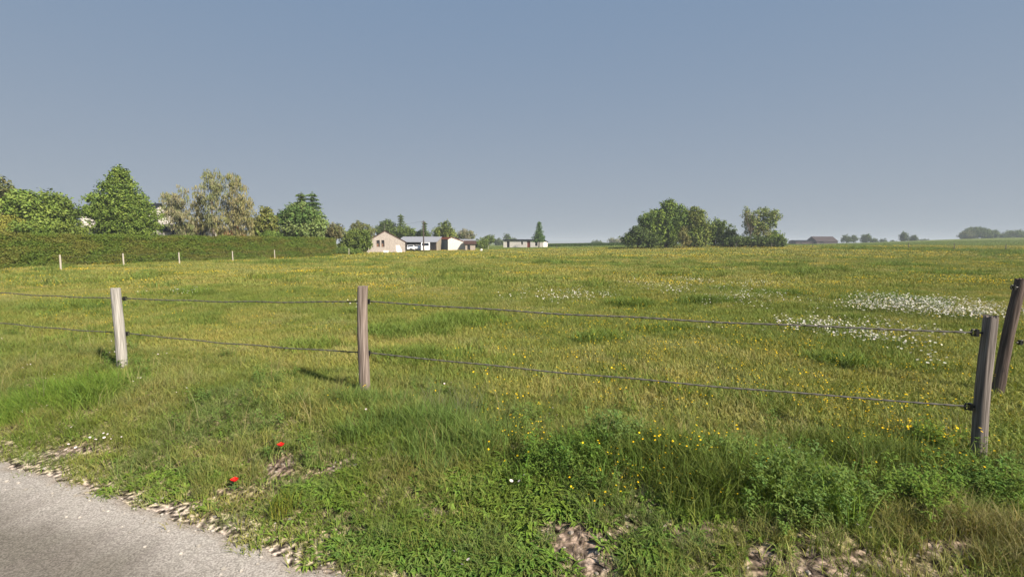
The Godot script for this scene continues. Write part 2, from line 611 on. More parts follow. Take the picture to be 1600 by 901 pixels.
# ---------------------------------------------------------------- posts
func post_mesh(h: float, r: float, lean: Vector3, square: float, notch: float, seed_: int) -> ArrayMesh:
	var v := PackedVector3Array()
	var uv := PackedVector2Array()
	var n := FastNoiseLite.new()
	n.seed = seed_
	n.frequency = 1.0
	var sides := 28
	var rings := 22
	var pts := []
	for i in rings + 1:
		var f := float(i) / rings
		var y := -0.35 + (h + 0.35) * f
		var row := PackedVector3Array()
		for k in sides:
			var t := TAU * k / sides
			var c := cos(t)
			var s := sin(t)
			var rr := r * (1.06 - 0.12 * f)
			if square > 0.0: rr *= lerp(1.0, 0.93 / pow(pow(abs(c), 5.0) + pow(abs(s), 5.0), 0.2), square)
			rr *= 1.0 + 0.07 * n.get_noise_3d(c * 4.5, y * 0.9, s * 4.5) + 0.05 * n.get_noise_3d(c * 12.0, y * 2.5, s * 12.0) + 0.06 * n.get_noise_3d(c * 1.2, y * 3.0, s * 1.2)
			var yy := y
			if i == rings: yy += notch * n.get_noise_2d(c * 2.6 + 4.0, s * 2.6)
			row.append(Vector3(c * rr + lean.x * max(y, 0.0) + 0.012 * sin(y * 3.0 + seed_), yy, s * rr + lean.z * max(y, 0.0)))
		pts.append(row)
	for i in rings:
		for k in sides:
			var j := (k + 1) % sides
			quad(v, pts[i][k], pts[i + 1][k], pts[i + 1][j], pts[i][j])
			var u0 := float(k) / sides
			var u1 := float(k + 1) / sides
			var a := float(i) / rings
			var b := float(i + 1) / rings
			uv.append_array(PackedVector2Array([Vector2(u0, a), Vector2(u0, b), Vector2(u1, b), Vector2(u0, a), Vector2(u1, b), Vector2(u1, a)]))
	var mesh := smooth(v, PackedColorArray(), uv)
	# the sawn top is a surface of its own so that its rim stays crisp
	var w := PackedVector3Array()
	var uw := PackedVector2Array()
	var top: PackedVector3Array = pts[rings]
	var mid := Vector3.ZERO
	for p in top: mid += p / sides
	mid.y += notch * 0.2 - 0.004
	var inner := PackedVector3Array()
	for k in sides: inner.append(mid.lerp(top[k], 0.55) + Vector3.UP * notch * 0.55 * n.get_noise_2d(cos(TAU * k / sides) * 3.4, sin(TAU * k / sides) * 3.4))
	for k in sides:
		var j := (k + 1) % sides
		quad(w, top[k], inner[k], inner[j], top[j])
		w.append_array(PackedVector3Array([inner[k], mid, inner[j]]))
		for q in 9: uw.append(Vector2(0.07 * (k % 7), 0.03 * q))
	var st := SurfaceTool.new()
	st.begin(Mesh.PRIMITIVE_TRIANGLES)
	for k in w.size():
		st.set_uv(uw[k])
		st.set_smooth_group(-1)
		st.add_vertex(w[k])
	st.generate_normals()
	st.commit(mesh)
	return mesh

func insulator_mesh() -> ArrayMesh:
	var v := PackedVector3Array()
	tube(v, PackedVector3Array([Vector3.ZERO, Vector3(0, 0, -0.045)]), PackedFloat32Array([0.012, 0.012]), 8)
	box(v, Vector3(-0.026, -0.042, -0.065), Vector3(0.026, 0.042, -0.04))
	tube(v, PackedVector3Array([Vector3(0, 0.03, -0.06), Vector3(0, 0.036, -0.09), Vector3(0, 0.0, -0.105), Vector3(0, -0.036, -0.09), Vector3(0, -0.03, -0.06)]), PackedFloat32Array([0.01, 0.01, 0.01, 0.01, 0.01]), 6)
	return mesh_of(Transform3D(Basis.from_scale(Vector3(0.78, 0.78, 0.9)), Vector3.ZERO) * v)

func cord_mesh(points: PackedVector3Array, r: float, sag: float, twist := true) -> ArrayMesh:
	var v := PackedVector3Array()
	for i in points.size() - 1:
		var a := points[i]
		var b := points[i + 1]
		var n := int(clamp(a.distance_to(b) / (0.035 if twist else 0.6), 6, 260))
		var dir := (b - a).normalized()
		var side := dir.cross(Vector3.UP).normalized()
		for strand in (2 if twist else 1):
			var p := PackedVector3Array()
			var q := PackedFloat32Array()
			for k in n + 1:
				var f := float(k) / n
				var c := a.lerp(b, f) - Vector3.UP * sag * 4.0 * f * (1.0 - f) + Vector3.UP * 0.006 * sin(f * 23.0 + i) * sin(f * PI)
				if twist:
					var t := k * 0.9 + strand * PI
					c += (side * cos(t) + Vector3.UP * sin(t)) * r * 0.5
				p.append(c)
				q.append(r * (0.68 if twist else 1.0))
			tube(v, p, q, 5 if twist else 4)
	return mesh_of(v)

# ================================================================ the scene
func _ready() -> void:
	rng.seed = 20130
	for k in [[n_a, 0.16, 3], [n_b, 0.035, 8], [n_c, 0.9, 15]]:
		k[0].seed = k[2]
		k[0].frequency = k[1]
		k[0].fractal_octaves = 3
		k[0].noise_type = FastNoiseLite.TYPE_SIMPLEX
	setting_light()
	make_materials()
	make_clumps()
	for d in [[105, 702, 0.3, 0.16], [430, 735, 0.24, 0.2], [515, 735, 0.24, 0.15], [690, 803, 0.14, 0.08], [860, 826, 0.16, 0.1], [905, 850, 0.30, 0.22], [960, 832, 0.26, 0.13], [925, 885, 0.2, 0.14], [1070, 828, 0.2, 0.1], [1190, 880, 0.36, 0.17], [1300, 888, 0.42, 0.17], [1420, 894, 0.34, 0.14], [340, 770, 0.16, 0.08], [1490, 850, 0.3, 0.1], [545, 610, 0.3, 0.1]]:
		var p := hit(d[0], d[1])
		dirt_spots.append([p.x, p.z, d[2], d[3]])
	build_ground()
	build_road()
	build_hedge()
	build_houses_behind_hedge()
	build_farm()
	build_white_house()
	build_far_right()
	build_trees()
	build_fences()
	build_vehicles()
	build_small_things()
	build_grass()
	commit_layers()

func setting_light() -> void:
	var cam := Camera3D.new()
	cam.name = "camera"
	cam.position = Vector3(0, EYE, 0)
	cam.rotation.x = -PITCH
	cam.fov = 60.0
	cam.near = 0.05
	cam.far = 6000.0
	add_child(cam)
	cam.current = true
	var sky := ProceduralSkyMaterial.new()
	sky.sky_top_color = s8(112, 139, 172)
	sky.sky_horizon_color = s8(167, 175, 182)
	sky.sky_curve = 0.2
	sky.ground_bottom_color = s8(70, 74, 50)
	sky.ground_horizon_color = s8(150, 155, 150)
	sky.sun_angle_max = 1.0
	var env := Environment.new()
	env.background_mode = Environment.BG_SKY
	env.sky = Sky.new()
	env.sky.sky_material = sky
	env.tonemap_mode = Environment.TONE_MAPPER_LINEAR
	env.tonemap_exposure = 2.45
	env.background_energy_multiplier = 0.425
	env.sdfgi_enabled = true
	env.ssao_enabled = true
	env.ssil_enabled = true
	env.fog_enabled = true
	env.fog_density = 0.00045
	env.fog_light_color = s8(190, 200, 212)
	var we := WorldEnvironment.new()
	we.name = "environment"
	we.environment = env
	add_child(we)
	var sun := DirectionalLight3D.new()
	sun.name = "sun"
	add_child(sun)
	sun.look_at_from_position(Vector3.ZERO, Vector3(-1.3, -1.3, -1.15))
	sun.light_energy = 1.27
	sun.light_color = Color(1.0, 0.95, 0.87)
	sun.light_angular_distance = 3.0
	sun.shadow_enabled = true

# ---------------------------------------------------------------- ground and road
func field_tint(x: float, z: float) -> Color:
	var green := lin(0.20, 0.235, 0.056)
	var olive := lin(0.325, 0.295, 0.092)
	var straw := lin(0.40, 0.35, 0.165)
	var a := 0.45 + 0.5 * n_b.get_noise_2d(x, z) + 0.45 * n_a.get_noise_2d(x, z) + 0.5 * n_c.get_noise_2d(x * 0.55, z * 0.55) + 0.35 * n_c.get_noise_2d(x * 1.6 + 7.0, z * 1.6)
	var c := green.lerp(olive, clamp(a, 0.0, 1.0))
	var beyond := smoothstep(128.0, 140.0, -z + 6.0 * n_b.get_noise_2d(x * 0.5, 7.0))
	if beyond > 0.0: return c.lerp(lin(0.19, 0.24, 0.07), beyond)
	return c.lerp(straw, 0.4 * smoothstep(0.1, 0.7, 0.6 * n_a.get_noise_2d(x * 0.7 + 90.0, z * 0.7) + 0.7 * n_c.get_noise_2d(x * 0.8, z * 0.8 + 31.0)))

func ground_color(x: float, z: float) -> Color:
	var s := past_road(x, z)
	var c := field_tint(x, z) * 1.6
	if s < 3.5:
		var soil := lin(0.42, 0.31, 0.245).lerp(lin(0.56, 0.44, 0.365), clamp(0.5 + n_c.get_noise_2d(x * 3.0, z * 3.0), 0, 1))
		if s < 0.5: soil = soil.lerp(lin(0.74, 0.62, 0.53), 1.0 - smoothstep(0.1, 0.45, s + 0.25 * n_c.get_noise_2d(x * 2.2, z * 2.2)))   # pale road grit
		c = c.lerp(soil, max(dirt(x, z), 0.6 * (1.0 - smoothstep(2.6, 3.4, s))))
	return c

func build_ground() -> void:
	var nx := 270
	var nz := 250
	var xs := PackedFloat32Array()
	var zs := PackedFloat32Array()
	for i in nx + 1: xs.append(1700.0 * sinh(8.0 * (2.0 * i / nx - 1.0)) / sinh(8.0))
	for j in nz + 1:
		var t := -0.42 + 1.42 * j / nz
		zs.append(-4.5 - 1700.0 * sinh(8.0 * t) / sinh(8.0))
	var v := PackedVector3Array()
	var c := PackedColorArray()
	for j in nz + 1:
		for i in nx + 1:
			v.append(Vector3(xs[i], height(xs[i], zs[j]), zs[j]))
			c.append(ground_color(xs[i], zs[j]))
	var idx := PackedInt32Array()
	for j in nz:
		for i in nx:
			var a := j * (nx + 1) + i
			idx.append_array(PackedInt32Array([a, a + nx + 1, a + nx + 2, a, a + nx + 2, a + 1]))
	var arr := []
	arr.resize(Mesh.ARRAY_MAX)
	arr[Mesh.ARRAY_VERTEX] = v
	arr[Mesh.ARRAY_COLOR] = c
	arr[Mesh.ARRAY_INDEX] = idx
	var m := ArrayMesh.new()
	m.add_surface_from_arrays(Mesh.PRIMITIVE_TRIANGLES, arr)
	var st := SurfaceTool.new()
	st.create_from(m, 0)
	st.generate_normals()
	var o := part("ground", st.commit(), M.ground, self)
	tag(o, "grassy pasture ground rising gently towards the copse", "ground", "", "structure")

func road_point(t: float, s: float) -> Vector3:
	# t metres along the edge, s metres past the edge towards the field
	var x := -1.44 + 0.917 * t + 0.399 * s
	var z := -3.41 + 0.399 * t - 0.917 * s
	if x < -6.0: z -= 0.0038 * pow(-x - 6.0, 2.0)
	return Vector3(x, 0.0, z)

func build_road() -> void:
	var v := PackedVector3Array()
	var c := PackedColorArray()
	var rows := []
	var cols := []
	var offs := [0.0, -0.07, -0.16, -0.28, -0.42, -0.6, -0.8, -1.0, -1.3, -1.7, -2.2, -3.0, -4.0, -5.2, -5.9]
	for i in 601:
		var t := -30.0 + i * 0.075 if i < 600 else 30.0
		var row := PackedVector3Array()
		var rc := PackedColorArray()
		var wob := 0.10 * n_c.get_noise_2d(t * 1.3, 3.0) + 0.05 * n_c.get_noise_2d(t * 5.0, 8.0)
		for k in offs.size():
			var p := road_point(t, offs[k] + wob * (1.0 if k < 5 else 0.5) + 0.12)
			p.y = 0.006 - 0.02 * (1.0 if k == 0 else 0.0) + 0.03 * smoothstep(0.0, -2.5, offs[k])
			row.append(p)
			var dust: float = smoothstep(-0.8, -0.22, offs[k] + 0.16 * n_c.get_noise_2d(p.x * 0.8, p.z * 0.8) + 0.05 * n_c.get_noise_2d(p.x * 4.0, p.z * 4.0))
			var cc := lin(0.222, 0.208, 0.19).lerp(lin(0.47, 0.452, 0.44), 0.95 * dust)
			if k < 2: cc = cc.lerp(lin(0.36, 0.29, 0.225), 0.75 - 0.35 * k)
			cc = cc * (1.0 + 0.05 * n_a.get_noise_2d(p.x * 3.0, p.z * 3.0))
			rc.append(cc)
		rows.append(row)
		cols.append(rc)
	for i in rows.size() - 1:
		for k in offs.size() - 1:
			quad(v, rows[i][k], rows[i + 1][k], rows[i + 1][k + 1], rows[i][k + 1])
			c.append_array(PackedColorArray([cols[i][k], cols[i + 1][k], cols[i + 1][k + 1], cols[i][k], cols[i + 1][k + 1], cols[i][k + 1]]))
	var o := part("road", smooth(v, c), M.road, self)
	tag(o, "pale worn asphalt country road with a dusty white edge", "road", "", "structure")
	# loose stones along the broken edge
	var kinds := []
	for k in 4:
		var s := PackedVector3Array()
		var pts := []
		for q in 8: pts.append(Vector3(1 if q & 1 else -1, 0.7 if q & 2 else -0.5, 1 if q & 4 else -1) * rng.randf_range(0.6, 1.0))
		var e := [Vector3(0, 0.95, 0), Vector3(1.2, 0, 0), Vector3(-1.2, 0, 0), Vector3(0, 0, 1.15), Vector3(0, 0, -1.15), Vector3(0, -0.7, 0)]
		for f in [[2, 3, 7, 6, 0], [1, 5, 7, 3, 1], [0, 2, 6, 4, 2], [4, 6, 7, 5, 3], [0, 1, 3, 2, 4], [0, 4, 5, 1, 5]]:
			for q in 4: s.append_array(PackedVector3Array([pts[f[q]], pts[f[(q + 1) % 4]], e[f[4]]]))
		var cc := PackedColorArray()
		cc.resize(s.size())
		cc.fill(Color.WHITE)
		kinds.append(mesh_of(s, cc))
	layer("gravel", kinds, M.stone, "small pale loose stones scattered along the road edge", "gravel")
	for k in 420:
		var t := rng.randf_range(-12.0, 8.0)
		var s := rng.randfn(-0.05, 0.16)
		var p := road_point(t, s)
		p.y = max(height(p.x, p.z), 0.012)
		var g := rng.randf_range(0.2, 0.42)
		sow("gravel", p, rng.randf() * TAU, pow(rng.randf(), 2.0) * 0.011 + 0.004, 1.0, Color(g, g * 0.94, g * 0.87))
	for k in 110:
		var d: Array = dirt_spots[rng.randi() % dirt_spots.size()]
		var p := Vector3(d[0] + rng.randfn(0, d[2] * 0.6), 0, d[1] + rng.randfn(0, d[3] * 0.6))
		p.y = height(p.x, p.z) + 0.003
		var g := rng.randf_range(0.22, 0.42)
		sow("gravel", p, rng.randf() * TAU, pow(rng.randf(), 2.0) * 0.014 + 0.004, 1.0, Color(g, g * 0.88, g * 0.78))

# ---------------------------------------------------------------- grass and flowers
func inside(x: float, z: float, slack := 1.22) -> bool:
	return z < -1.0 and abs(x) < -z * slack + 1.5

func clear_of_buildings(x: float, z: float) -> bool:
	return true

func build_grass() -> void:
	var W := Color.WHITE
	var g1 := [lin(1.0, 1.0, 1.0), lin(0.85, 0.95, 0.8), lin(1.25, 1.12, 1.1), lin(0.75, 0.85, 0.8)]
	var mid := []
	var far := []
	var wide := []
	for k in 4:
		mid.append(tuft(90, 0.28, 0.07, 0.17, 0.006, 0.011, 0.9, 0.9, g1))
		far.append(tuft(110, 0.75, 0.09, 0.2, 0.02, 0.04, 0.9, 0.8, g1))
		wide.append(tuft(90, 2.2, 0.12, 0.28, 0.07, 0.14, 0.9, 0.8, g1))
	layer("meadow_grass", mid, M.grass, "short green pasture grass just beyond the wire fence", "grass")
	layer("distant_grass", far, M.grass, "olive green pasture grass in the middle of the field", "grass")
	layer("far_grass", wide, M.grass, "yellowish pasture grass towards the far edge of the field", "grass")
	var lush := []
	for k in 3: lush.append(tuft(120, 0.26, 0.14, 0.34, 0.006, 0.012, 0.8, 1.0, g1))
	layer("lush_tussocks", lush, M.grass, "darker lush grass tussocks standing out of the short pasture", "grass")
	var verge := []
	for k in 4: verge.append(tuft(46, 0.12, 0.12, 0.36, 0.004, 0.008, 0.75, 1.1, g1))
	layer("verge_grass", verge, M.grass, "long uneven grass on the verge between road and fence", "grass")
	var short := []
	for k in 3: short.append(tuft(40, 0.12, 0.04, 0.12, 0.004, 0.008, 1.2, 1.0, g1))
	layer("short_verge_grass", short, M.grass, "short grass growing close to the road edge", "grass")
	var dead := []
	for k in 3: dead.append(tuft(26, 0.12, 0.06, 0.15, 0.003, 0.006, 2.2, 1.2, g1))
	layer("dead_grass", dead, M.grass, "dry brown trampled grass on the bare earth patches", "grass")
	var stalk := []
	for k in 3: stalk.append(tuft(9, 0.12, 0.35, 0.62, 0.003, 0.005, 0.35, 0.5, g1))
	layer("seed_stalks", stalk, M.grass, "thin straw coloured flowering grass stalks above the verge", "grass")
	var ros := []
	for k in 4: ros.append(rosette(14, 0.125, 0.026, g1, 0.6))
	layer("leaf_rosettes", ros, M.grass, "bright green broad weed leaves low on the road verge", "weeds")
	var tall := []
	for k in 4: tall.append(leafy_stem(0.34, 15, 0.065, 0.02, g1))
	layer("leafy_weeds", tall, M.grass, "knee high leafy green weeds along the fence line", "weeds")
	var yel := lin(0.85, 0.58, 0.015)
	var yh := lin(0.7, 0.42, 0.01)
	var st := lin(0.09, 0.13, 0.03)
	layer("buttercups", [flowers(6, 0.22, 0.12, 0.26, 0.0085, 5, yel, yh, st), flowers(9, 0.3, 0.1, 0.22, 0.0085, 5, yel, yh, st), flowers(4, 0.15, 0.3, 0.48, 0.0105, 5, yel, yh, st)], M.petal, "small yellow buttercups scattered through the meadow grass", "flowers")
	layer("distant_buttercups", [flowers(26, 0.9, 0.16, 0.26, 0.022, 5, yel, yh, st), flowers(16, 0.8, 0.14, 0.24, 0.022, 5, yel, yh, st)], M.petal, "yellow drifts of buttercups far out in the field", "flowers")
	var wh := lin(0.66, 0.66, 0.65)
	layer("daisies", [flowers(7, 0.3, 0.22, 0.42, 0.02, 9, wh, lin(0.7, 0.5, 0.03), st), flowers(4, 0.22, 0.2, 0.36, 0.02, 9, wh, lin(0.7, 0.5, 0.03), st)], M.petal, "white daisies growing in drifts in the meadow", "flowers")
	layer("clover_flowers", [flowers(3, 0.12, 0.08, 0.2, 0.012, 7, lin(0.72, 0.66, 0.66), lin(0.6, 0.5, 0.5), st)], M.petal, "tiny pale flower heads low in the verge grass", "flowers")

	# the meadow, from the fence outwards
	var d := 3.4
	for ring in [[3.0, 24.0, 0.19, "meadow_grass"], [22.0, 70.0, 0.62, "distant_grass"], [62.0, 230.0, 2.1, "far_grass"]]:
		var z: float = -ring[0]
		while z > -ring[1]:
			var x: float = z * 1.22 - 2.0
			while x < -z * 1.22 + 2.0:
				var px: float = x + rng.randf_range(-0.6, 0.6) * ring[2]
				var pz: float = z + rng.randf_range(-0.6, 0.6) * ring[2]
				x += ring[2]
				var s := past_road(px, pz)
				if s < 2.0 + 0.6 * n_a.get_noise_2d(px * 2.0, pz * 2.0): continue
				if dirt(px, pz) > 0.5: continue
				if behind_hedge(px, pz): continue
				var y := height(px, pz)
				var c := field_tint(px, pz)
				var rich := n_a.get_noise_2d(px * 1.1 + 200.0, pz * 1.1) + 0.6 * n_b.get_noise_2d(px * 2.0, pz * 2.0 + 70.0)
				var tall_: float = 1.0 + 0.35 * clamp(rich, -0.8, 1.0)
				sow(ring[3], Vector3(px, y, pz), rng.randf() * TAU, rng.randf_range(0.8, 1.2), tall_, jitter(c, 0.12))
				# lush tussocks
				rich += 0.35 * n_c.get_noise_2d(px * 0.7 + 3.0, pz * 0.7)
				if ring[0] < 60.0 and rich > 0.42 and rng.randf() < (0.3 if ring[0] < 20.0 else 0.4):
					var big := 1.0 if ring[0] < 20.0 else rng.randf_range(1.6, 2.6)
					sow("lush_tussocks", Vector3(px, y, pz), rng.randf() * TAU, rng.randf_range(0.7, 1.1) * big, 0.8, jitter(lin(0.175, 0.225, 0.05), 0.15))
				# buttercups
				var bloom := n_a.get_noise_2d(px * 0.8 - 60.0, pz * 0.8 + 30.0) + 0.7 * n_b.get_noise_2d(px * 1.6 + 15.0, pz * 1.6) + 0.25 * n_c.get_noise_2d(px * 0.5, pz * 0.5)
				if ring[0] < 20.0:
					if bloom > -0.25 and rng.randf() < 0.07 + 0.42 * clamp(bloom + 0.1, 0.0, 1.0): sow("buttercups", Vector3(px, y, pz), rng.randf() * TAU, rng.randf_range(0.8, 1.1), 1.0, W)
				else:
					var want: float = (0.15 if ring[0] < 60.0 else 0.9)
					if bloom > -0.1 and rng.randf() < want * (0.35 + 1.3 * bloom) * (1.0 if pz > -132.0 else 0.0): sow("distant_buttercups", Vector3(px, y, pz), rng.randf() * TAU, rng.randf_range(0.8, 1.3) * (1.0 if ring[0] < 60.0 else 1.7), 0.8, W)
			z -= ring[2]
	# lush tussocks that the photograph shows singly
	for p in [[985, 478, 0.7, 34], [1100, 472, 0.9, 30], [1395, 470, 1.6, 60], [1215, 462, 1.2, 30], [640, 520, 1.1, 50], [720, 505, 1.2, 45], [660, 560, 0.7, 30], [480, 545, 0.5, 14], [1040, 520, 0.6, 16], [950, 530, 0.5, 16], [1395, 416, 3.0, 40], [1190, 415, 4.0, 40], [870, 412, 3.0, 30], [120, 482, 1.5, 30], [430, 412, 3.0, 36], [1310, 565, 0.4, 10], [1480, 430, 2.5, 40], [1340, 389, 9.0, 40], [1450, 391, 9.0, 60], [1540, 393, 8.0, 60], [1590, 398, 6.0, 40], [300, 460, 1.0, 20]]:
		var q := hit(p[0], p[1])
		for k in p[3]:
			var x: float = q.x + rng.randfn(0, p[2] * 0.5)
			var z: float = q.z + rng.randfn(0, p[2] * 0.35)
			if past_road(x, z) < 2.4: continue
			sow("lush_tussocks", Vector3(x, height(x, z), z), rng.randf() * TAU, rng.randf_range(0.7, 1.2) * (1.0 + 0.025 * -z), 0.85, jitter(lin(0.165, 0.22, 0.048), 0.18))
	# daisies
	for p in [[890, 458, 1.7, 1.1, 70], [1050, 445, 1.8, 1.3, 46], [1085, 437, 0.8, 0.9, 20], [1185, 443, 1.5, 0.5, 30], [1150, 463, 1.7, 0.9, 56], [1400, 470, 1.5, 0.9, 110], [1460, 479, 1.6, 1.1, 210], [1500, 487, 0.9, 0.5, 80], [1370, 478, 1.3, 0.5, 80], [1300, 508, 1.2, 0.6, 46], [1370, 522, 0.9, 0.4, 44], [1260, 503, 0.6, 0.3, 24], [1420, 545, 0.9, 0.5, 12], [280, 455, 0.8, 0.5, 8], [550, 478, 0.4, 0.2, 5], [220, 553, 0.2, 0.2, 3]]:
		var q := hit(p[0], p[1])
		q = hit(p[0], p[1] + 0.26 * F / -q.z)      # the heads stand above the ground
		for k in p[4]:
			var x: float = q.x + rng.randfn(0, p[2] * 0.62)
			var z: float = q.z + rng.randfn(0, p[3] * 0.9)
			if past_road(x, z) < 2.4: continue
			sow("daisies", Vector3(x, height(x, z), z), rng.randf() * TAU, rng.randf_range(0.8, 1.15), 1.0, W)
	# the verge
	var z2 := -1.6
	while z2 > -16.0:
		var x2 := z2 * 1.35 - 2.0
		while x2 < -z2 * 1.35 + 2.0:
			var px: float = x2 + rng.randf_range(-0.06, 0.06)
			var pz: float = z2 + rng.randf_range(-0.06, 0.06)
			x2 += 0.085
			var s := past_road(px, pz)
			if s < 0.02 or s > 3.4: continue
			var bare := dirt(px, pz)
			var y := height(px, pz)
			if bare > 0.35 + 0.5 * rng.randf():
				# dead trampled grass lying over the bare earth
				if rng.randf() < (0.42 if s > 0.4 else 0.2): sow("dead_grass", Vector3(px, y, pz), rng.randf() * TAU, rng.randf_range(0.7, 1.2), 0.4, jitter(lin(0.27, 0.205, 0.14), 0.25))
				continue
			var na := n_a.get_noise_2d(px * 3.0, pz * 3.0)
			var nb := n_a.get_noise_2d(px * 3.4 + 33.0, pz * 3.4 - 50.0)
			var nc := n_c.get_noise_2d(px * 1.1 + 5.0, pz * 1.1)
			var c := lin(0.165, 0.215, 0.044).lerp(lin(0.265, 0.26, 0.088), clamp(0.5 + na + 0.4 * nc, 0, 1))
			if nb > 0.15: c = c.lerp(lin(0.17, 0.215, 0.075), 0.6)
			if s < 0.55 + 0.35 * nc:
				if rng.randf() < 0.75: sow("short_verge_grass", Vector3(px, y, pz), rng.randf() * TAU, rng.randf_range(0.8, 1.3), 1.0, jitter(c, 0.2))
			else:
				if rng.randf() < 0.6: sow("verge_grass", Vector3(px, y, pz), rng.randf() * TAU, rng.randf_range(0.5, 0.92) * (1.0 - 0.25 * smoothstep(2.2, 3.4, s)), 0.8 + 0.4 * na, jitter(c, 0.2))
				elif rng.randf() < 0.5: sow("short_verge_grass", Vector3(px, y, pz), rng.randf() * TAU, rng.randf_range(0.9, 1.5), 1.1, jitter(c, 0.2))
			if nc + na > -0.08 and rng.randf() < 0.26: sow("leaf_rosettes", Vector3(px, y, pz), rng.randf() * TAU, rng.randf_range(0.45, 0.95), 1.0, jitter(lin(0.16, 0.235, 0.042), 0.2))
			if s > 1.0 and nb + 0.4 * nc > 0.28 and rng.randf() < 0.09: sow("leafy_weeds", Vector3(px, y, pz), rng.randf() * TAU, rng.randf_range(0.6, 1.0), 1.0, jitter(lin(0.14, 0.21, 0.048), 0.2))
			if s > 0.8 and rng.randf() < 0.012 + 0.03 * clamp(nb, 0, 1): sow("seed_stalks", Vector3(px, y, pz), rng.randf() * TAU, rng.randf_range(0.6, 1.0), 1.0, jitter(lin(0.32, 0.28, 0.14), 0.2))
			if s > 1.4 and px > -1.0 and pz < -3.6 and rng.randf() < 0.016: sow("buttercups", Vector3(px, y, pz), rng.randf() * TAU, 1.0, 1.35, W)
			if rng.randf() < 0.004: sow("clover_flowers", Vector3(px, y, pz), rng.randf() * TAU, 1.0, 1.0, W)
		z2 -= 0.085
	# richer patches that the photograph shows: [u, v, rx, rz, layer, count, colour, scale]
	var bright := lin(0.165, 0.245, 0.042)
	var deep := lin(0.13, 0.205, 0.04)
	var grey := lin(0.155, 0.225, 0.06)
	for p in [
		[760, 760, 0.75, 0.35, "leaf_rosettes", 220, bright, 1.0], [860, 780, 0.5, 0.25, "leaf_rosettes", 130, bright, 1.1],
		[640, 850, 0.8, 0.22, "leaf_rosettes", 240, deep, 0.95], [780, 880, 0.5, 0.14, "leaf_rosettes", 120, deep, 1.0], [1020, 870, 0.24, 0.16, "leaf_rosettes", 70, deep, 1.1],
		[1080, 800, 0.3, 0.14, "leaf_rosettes", 60, bright, 0.9], [300, 740, 0.8, 0.3, "leaf_rosettes", 110, bright, 0.85], [500, 770, 0.5, 0.25, "leaf_rosettes", 70, bright, 1.0],
		[1230, 770, 0.42, 0.35, "leafy_weeds", 36, grey, 0.98], [1270, 810, 0.4, 0.25, "leafy_weeds", 26, grey, 0.9], [1180, 735, 0.45, 0.35, "leafy_weeds", 28, grey, 0.9], [930, 715, 0.5, 0.3, "leafy_weeds", 20, deep, 0.8],
		[870, 735, 0.4, 0.25, "leafy_weeds", 18, deep, 1.0], [1240, 770, 0.5, 0.35, "verge_grass", 60, bright, 1.2], [930, 720, 0.5, 0.3, "verge_grass", 60, deep, 1.2], [960, 700, 0.3, 0.2, "leafy_weeds", 26, grey, 1.2], [1420, 790, 0.4, 0.25, "leafy_weeds", 30, bright, 0.85], [1560, 780, 0.4, 0.25, "leafy_weeds", 24, deep, 1.0], [1470, 700, 0.3, 0.2, "leafy_weeds", 18, bright, 0.9],
		[130, 620, 0.7, 0.35, "verge_grass", 120, bright, 1.1], [40, 640, 0.6, 0.4, "verge_grass", 90, bright, 1.0], [660, 660, 0.7, 0.25, "verge_grass", 120, grey, 0.95], [560, 630, 0.7, 0.2, "verge_grass", 80, grey, 0.9], [740, 690, 0.6, 0.25, "verge_grass", 80, grey, 0.95],
		[1050, 720, 0.5, 0.25, "verge_grass", 110, lin(0.14, 0.18, 0.04), 1.3], [1130, 760, 0.5, 0.25, "verge_grass", 120, lin(0.14, 0.18, 0.04), 1.2], [1350, 720, 0.7, 0.3, "verge_grass", 130, lin(0.14, 0.18, 0.04), 1.1], [1520, 830, 0.5, 0.2, "verge_grass", 80, lin(0.26, 0.23, 0.1), 0.8], [1570, 870, 0.3, 0.15, "verge_grass", 40, lin(0.24, 0.215, 0.09), 0.7],
		[1050, 730, 0.5, 0.25, "buttercups", 18, W, 1.0], [1100, 760, 0.5, 0.25, "buttercups", 16, W, 1.0], [960, 770, 0.35, 0.15, "buttercups", 9, W, 1.0], [820, 680, 0.35, 0.15, "buttercups", 14, W, 1.0], [1400, 690, 0.8, 0.3, "buttercups", 70, W, 1.0], [1440, 740, 0.5, 0.2, "buttercups", 14, W, 1.0], [1040, 640, 0.9, 0.3, "buttercups", 20, W, 1.0], [1300, 640, 0.9, 0.3, "buttercups", 40, W, 1.0],
		[150, 700, 0.5, 0.15, "clover_flowers", 4, W, 1.2], [120, 715, 0.15, 0.06, "clover_flowers", 2, W, 1.3], [800, 765, 0.12, 0.06, "clover_flowers", 1, W, 1.2], [1460, 690, 0.5, 0.2, "seed_stalks", 20, lin(0.3, 0.27, 0.13), 0.9], [1050, 700, 0.5, 0.2, "seed_stalks", 22, lin(0.3, 0.27, 0.13), 0.9], [700, 650, 0.7, 0.2, "seed_stalks", 26, lin(0.2, 0.2, 0.12), 0.9]]:
		var q := hit(p[0], p[1])
		for k in p[5]:
			var x: float = q.x + rng.randfn(0, p[2] * 0.5)
			var z: float = q.z + rng.randfn(0, p[3] * 0.6)
			if past_road(x, z) < 0.2 or dirt(x, z) > 0.75: continue
			sow(p[4], Vector3(x, height(x, z), z), rng.randf() * TAU, rng.randf_range(0.65, 1.1) * p[7], 1.0, W if p[6] == W else jitter(p[6], 0.2))

# ---------------------------------------------------------------- hedge
var hedge_a: Vector3
var hedge_b: Vector3

func behind_hedge(x: float, z: float) -> bool:
	if z > hedge_a.z or z < hedge_b.z - 1.0: return false
	var f := (z - hedge_a.z) / (hedge_b.z - hedge_a.z)
	return x < lerp(hedge_a.x, hedge_b.x, f) - 0.3

